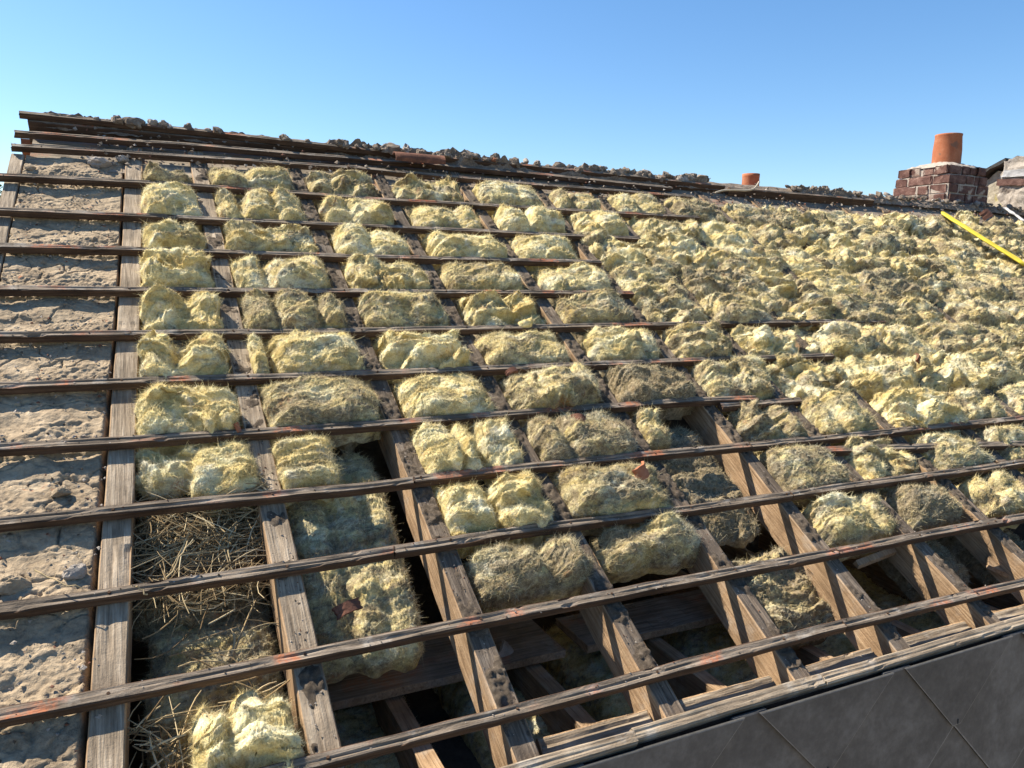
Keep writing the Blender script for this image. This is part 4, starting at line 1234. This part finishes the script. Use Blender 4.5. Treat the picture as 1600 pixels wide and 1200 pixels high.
# cable over the ridge
pts = [(1118, 301, .045), (1130, 297, .05), (1150, 297, .055), (1165, 298, .06), (1178, 296, .065), (1184, 288, .075), (1186, 284, .08)]
P = np.array([[*pr(x, y, w), w] for x, y, w in pts])
mb = MB()
tt = np.linspace(0, len(P) - 1, 30); Pi = np.stack([np.interp(tt, range(len(P)), P[:, i]) for i in range(3)], 1)
for _ in range(4): Pi[1:-1] = .25 * Pi[:-2] + .5 * Pi[1:-1] + .25 * Pi[2:]
mb.tube(Pi - Pi[0], .006, 6)
tag(link('loose_cable', mb.mesh('loose_cable', [M_CABLE], True), W(*Pi[0])), 'loose beige cable lying over the ridge beside the small pot', 'cable')

# ------------------------------------------------------------------ rough party wall at the far right
XW = 7.0
def wl(x, y):
    p = wpt(x, y, 0, XW); return (p.y, p.z)
def prism(name, poly, x0, x1, mat, parent, org, rough=.0, sub=22):
    """polygon in y-z, extruded along x, front face roughened"""
    mb = MB(); n = len(poly)
    pl = []
    for i in range(n):
        a, c = np.array(poly[i]), np.array(poly[(i + 1) % n])
        for t in np.linspace(0, 1, 6, endpoint=False): pl.append(a + (c - a) * t + RNG.normal(size=2) * rough)
    pl = np.array(pl); n = len(pl); cen = pl.mean(0)
    rings = [cen + (pl - cen) * f for f in np.linspace(1, .06, sub)]
    F = np.concatenate([np.stack([np.full(n, x0), q[:, 0], q[:, 1]], 1) for q in rings])
    F[:, 0] += rough * 2.2 * fbm(F[:, 1] * 9, F[:, 2] * 9, 1.0, 4)
    Bk = np.stack([np.full(n, x1), pl[:, 0], pl[:, 1]], 1)
    mb.add(F - org, grid_faces(sub, n, 0, True)); mb.t.append(np.array([[(sub - 1) * n, (sub - 1) * n + i, (sub - 1) * n + i + 1] for i in range(1, n - 1)])); mb.tm.append(np.zeros(n - 2))
    o = mb.n
    mb.add(Bk - org, None, [[0, i + 1, i] for i in range(1, n - 1)])
    mb.q.append(np.array([[i, (i + 1) % n, o + (i + 1) % n, o + i] for i in range(n)])); mb.qm.append(np.zeros(n))
    return link(name, mb.mesh(name, [mat]), parent=parent)
org = np.array([XW, yr, zr])
pw = empty('party_wall', tuple(org), False)
tag(pw, 'rough rendered party wall with slate coping at the far right end', 'wall')
prism('rendered_wall', [wl(1514, 300), wl(1514, 345), wl(1640, 380), wl(1640, 262), wl(1590, 262), wl(1560, 268)], XW, XW + .5, M_RENDER, pw, org, .006)
prism('stone_pier', [wl(1573, 288), wl(1582, 252), wl(1602, 246), wl(1660, 240), wl(1660, 370), wl(1600, 345), wl(1568, 312)], XW - .10, XW + .45, M_PALE, pw, org, .010)
prism('brick_band', [wl(1569, 291), wl(1640, 290), wl(1640, 281), wl(1571, 281)], XW - .115, XW + .2, M_BRICK, pw, org, .003)
prism('lead_patch', [wl(1577, 279), wl(1640, 276), wl(1640, 264), wl(1582, 268)], XW - .118, XW + .1, M_LEAD, pw, org, .003)
a, c = np.array(wl(1511, 289)), np.array(wl(1578, 252))
nn = np.array([-(c - a)[1], (c - a)[0]]); nn /= np.linalg.norm(nn); nn *= np.sign(nn[1]) * .028
prism('coping', [tuple(a), tuple(c), tuple(c + nn), tuple(a + nn)], XW - .06, XW + .55, M_SLATE_EDGE, pw, org, .003)
uu, vv = pr(1538, 338, .02)
shard(1540, 336, .03, .16, .07, .4, .4, 'curved broken tile at the foot of the party wall', seed=12, mat=M_TERRA_D)
a = pr(1572, 324, .05); c = pr(1605, 346, .05)
mb = MB()
n = 14; s = np.linspace(0, 1, n)[:, None]; t = np.linspace(-1, 1, 5)[None]
Pm = np.stack([a[0] + (c[0] - a[0]) * s + 0 * t, a[1] + (c[1] - a[1]) * s + t * .035, .05 + .012 * perlin(s * 4, t, 2.0) - .01 * t ** 2], -1)
Pm2 = Pm - (0, 0, .004)
mb.add((Pm - (a[0], a[1], 0)), grid_faces(n, 5)); mb.add((Pm2 - (a[0], a[1], 0)), grid_faces(n, 5)[:, ::-1])
tag(link('lead_flashing', mb.mesh('lead_flashing', [M_LEAD], True), W(a[0], a[1], 0)), 'pale strip of lead flashing below the party wall', 'flashing')

# ------------------------------------------------------------------ yellow strip
pts = np.array([[*pr(1472, 331, .05), .05], [*pr(1520, 362, .05), .052], [*pr(1560, 386, .05), .05], [*pr(1600, 411, .045), .045], [*pr(1625, 424, .03), .03]])
L = np.concatenate([[0], np.cumsum(np.linalg.norm(np.diff(pts, axis=0), axis=1))]); s = np.linspace(0, L[-1], 50)
c = np.stack([np.interp(s, L, pts[:, i]) for i in range(3)], 1)
ac = np.linspace(-1, 1, 7)[None]
wd_ = .034 * np.clip(.35 + s / .06, 0, 1)[:, None]
T = np.stack([c[:, 0][:, None] + ac * wd_ + .004 * perlin(s * 5, 1., 1.)[:, None], c[:, 1][:, None] + 0 * ac, c[:, 2][:, None] + .008 * (1 - ac ** 2) + .003 * perlin(s[:, None] * 12, ac, 3.)], -1)
B_ = T.copy(); B_[..., 2] -= .010
mb = MB(); o0 = c[25].copy()
mb.add(T - o0, grid_faces(50, 7)[:, ::-1]); mb.add(B_ - o0, grid_faces(50, 7))
nb = 350
for j in (0, 6):
    q = np.array([[i * 7 + j, (i + 1) * 7 + j, nb + (i + 1) * 7 + j, nb + i * 7 + j] for i in range(49)]); mb.q.append(q); mb.qm.append(np.zeros(49))
q = np.array([[i, i + 1, nb + i + 1, nb + i] for i in range(6)]); mb.q.append(q); mb.qm.append(np.zeros(6))
tag(link('yellow_strip', mb.mesh('yellow_strip', [M_YELLOW], True), W(*o0)), 'bright yellow flat strip lying up the slope below the brick chimney', 'strip')

# ------------------------------------------------------------------ tree peeking past the left verge
tp = wpt(-30, 258, 1, 40.0)
tr = empty('garden_tree', (tp.x - 1.2, tp.y, 0), False)
tag(tr, 'green tree crown just peeking past the left edge of the roof', 'tree')
mb = MB(); mb.tube([[0, 0, 0], [.1, 0, tp.z * .5], [0, .1, tp.z - .5]], [.22, .16, .06], 8)
for i in range(6):
    an = i * 1.05; mb.tube([[0.05, 0, tp.z * .55 + i * .25], [math.cos(an) * .8, math.sin(an) * .8, tp.z * .72 + i * .2]], [.07, .02], 5)
link('trunk', mb.mesh('trunk', [M_BARK], True), parent=tr)
rs = np.random.default_rng(2); n = 9000
d = rs.normal(size=(n, 3)); d /= np.linalg.norm(d, axis=1, keepdims=True)
rad = rs.uniform(.35, 1, n) ** .4 * (1 + .35 * fbm(d[:, 0] * 2, d[:, 1] * 2, d[:, 2] * 2, 3))
c = d * rad[:, None] * np.array([1.9, 1.9, 2.0]) + np.array([0, 0, tp.z - 1.2])
a = rs.normal(size=(n, 3)); a /= np.linalg.norm(a, axis=1, keepdims=True); b_ = np.cross(a, rs.normal(size=(n, 3))); b_ /= np.linalg.norm(b_, axis=1, keepdims=True)
V = np.stack([c - a * .07, c + b_ * .035, c + a * .07, c - b_ * .035], 1).reshape(-1, 3)
link('crown', mesh_np('crown', V, [np.arange(4 * n).reshape(-1, 4)], M_LEAF), parent=tr)
print('clumps', CN[0], 'objects', len(bpy.data.objects), 'polys', sum(len(m.polygons) for m in bpy.data.meshes))
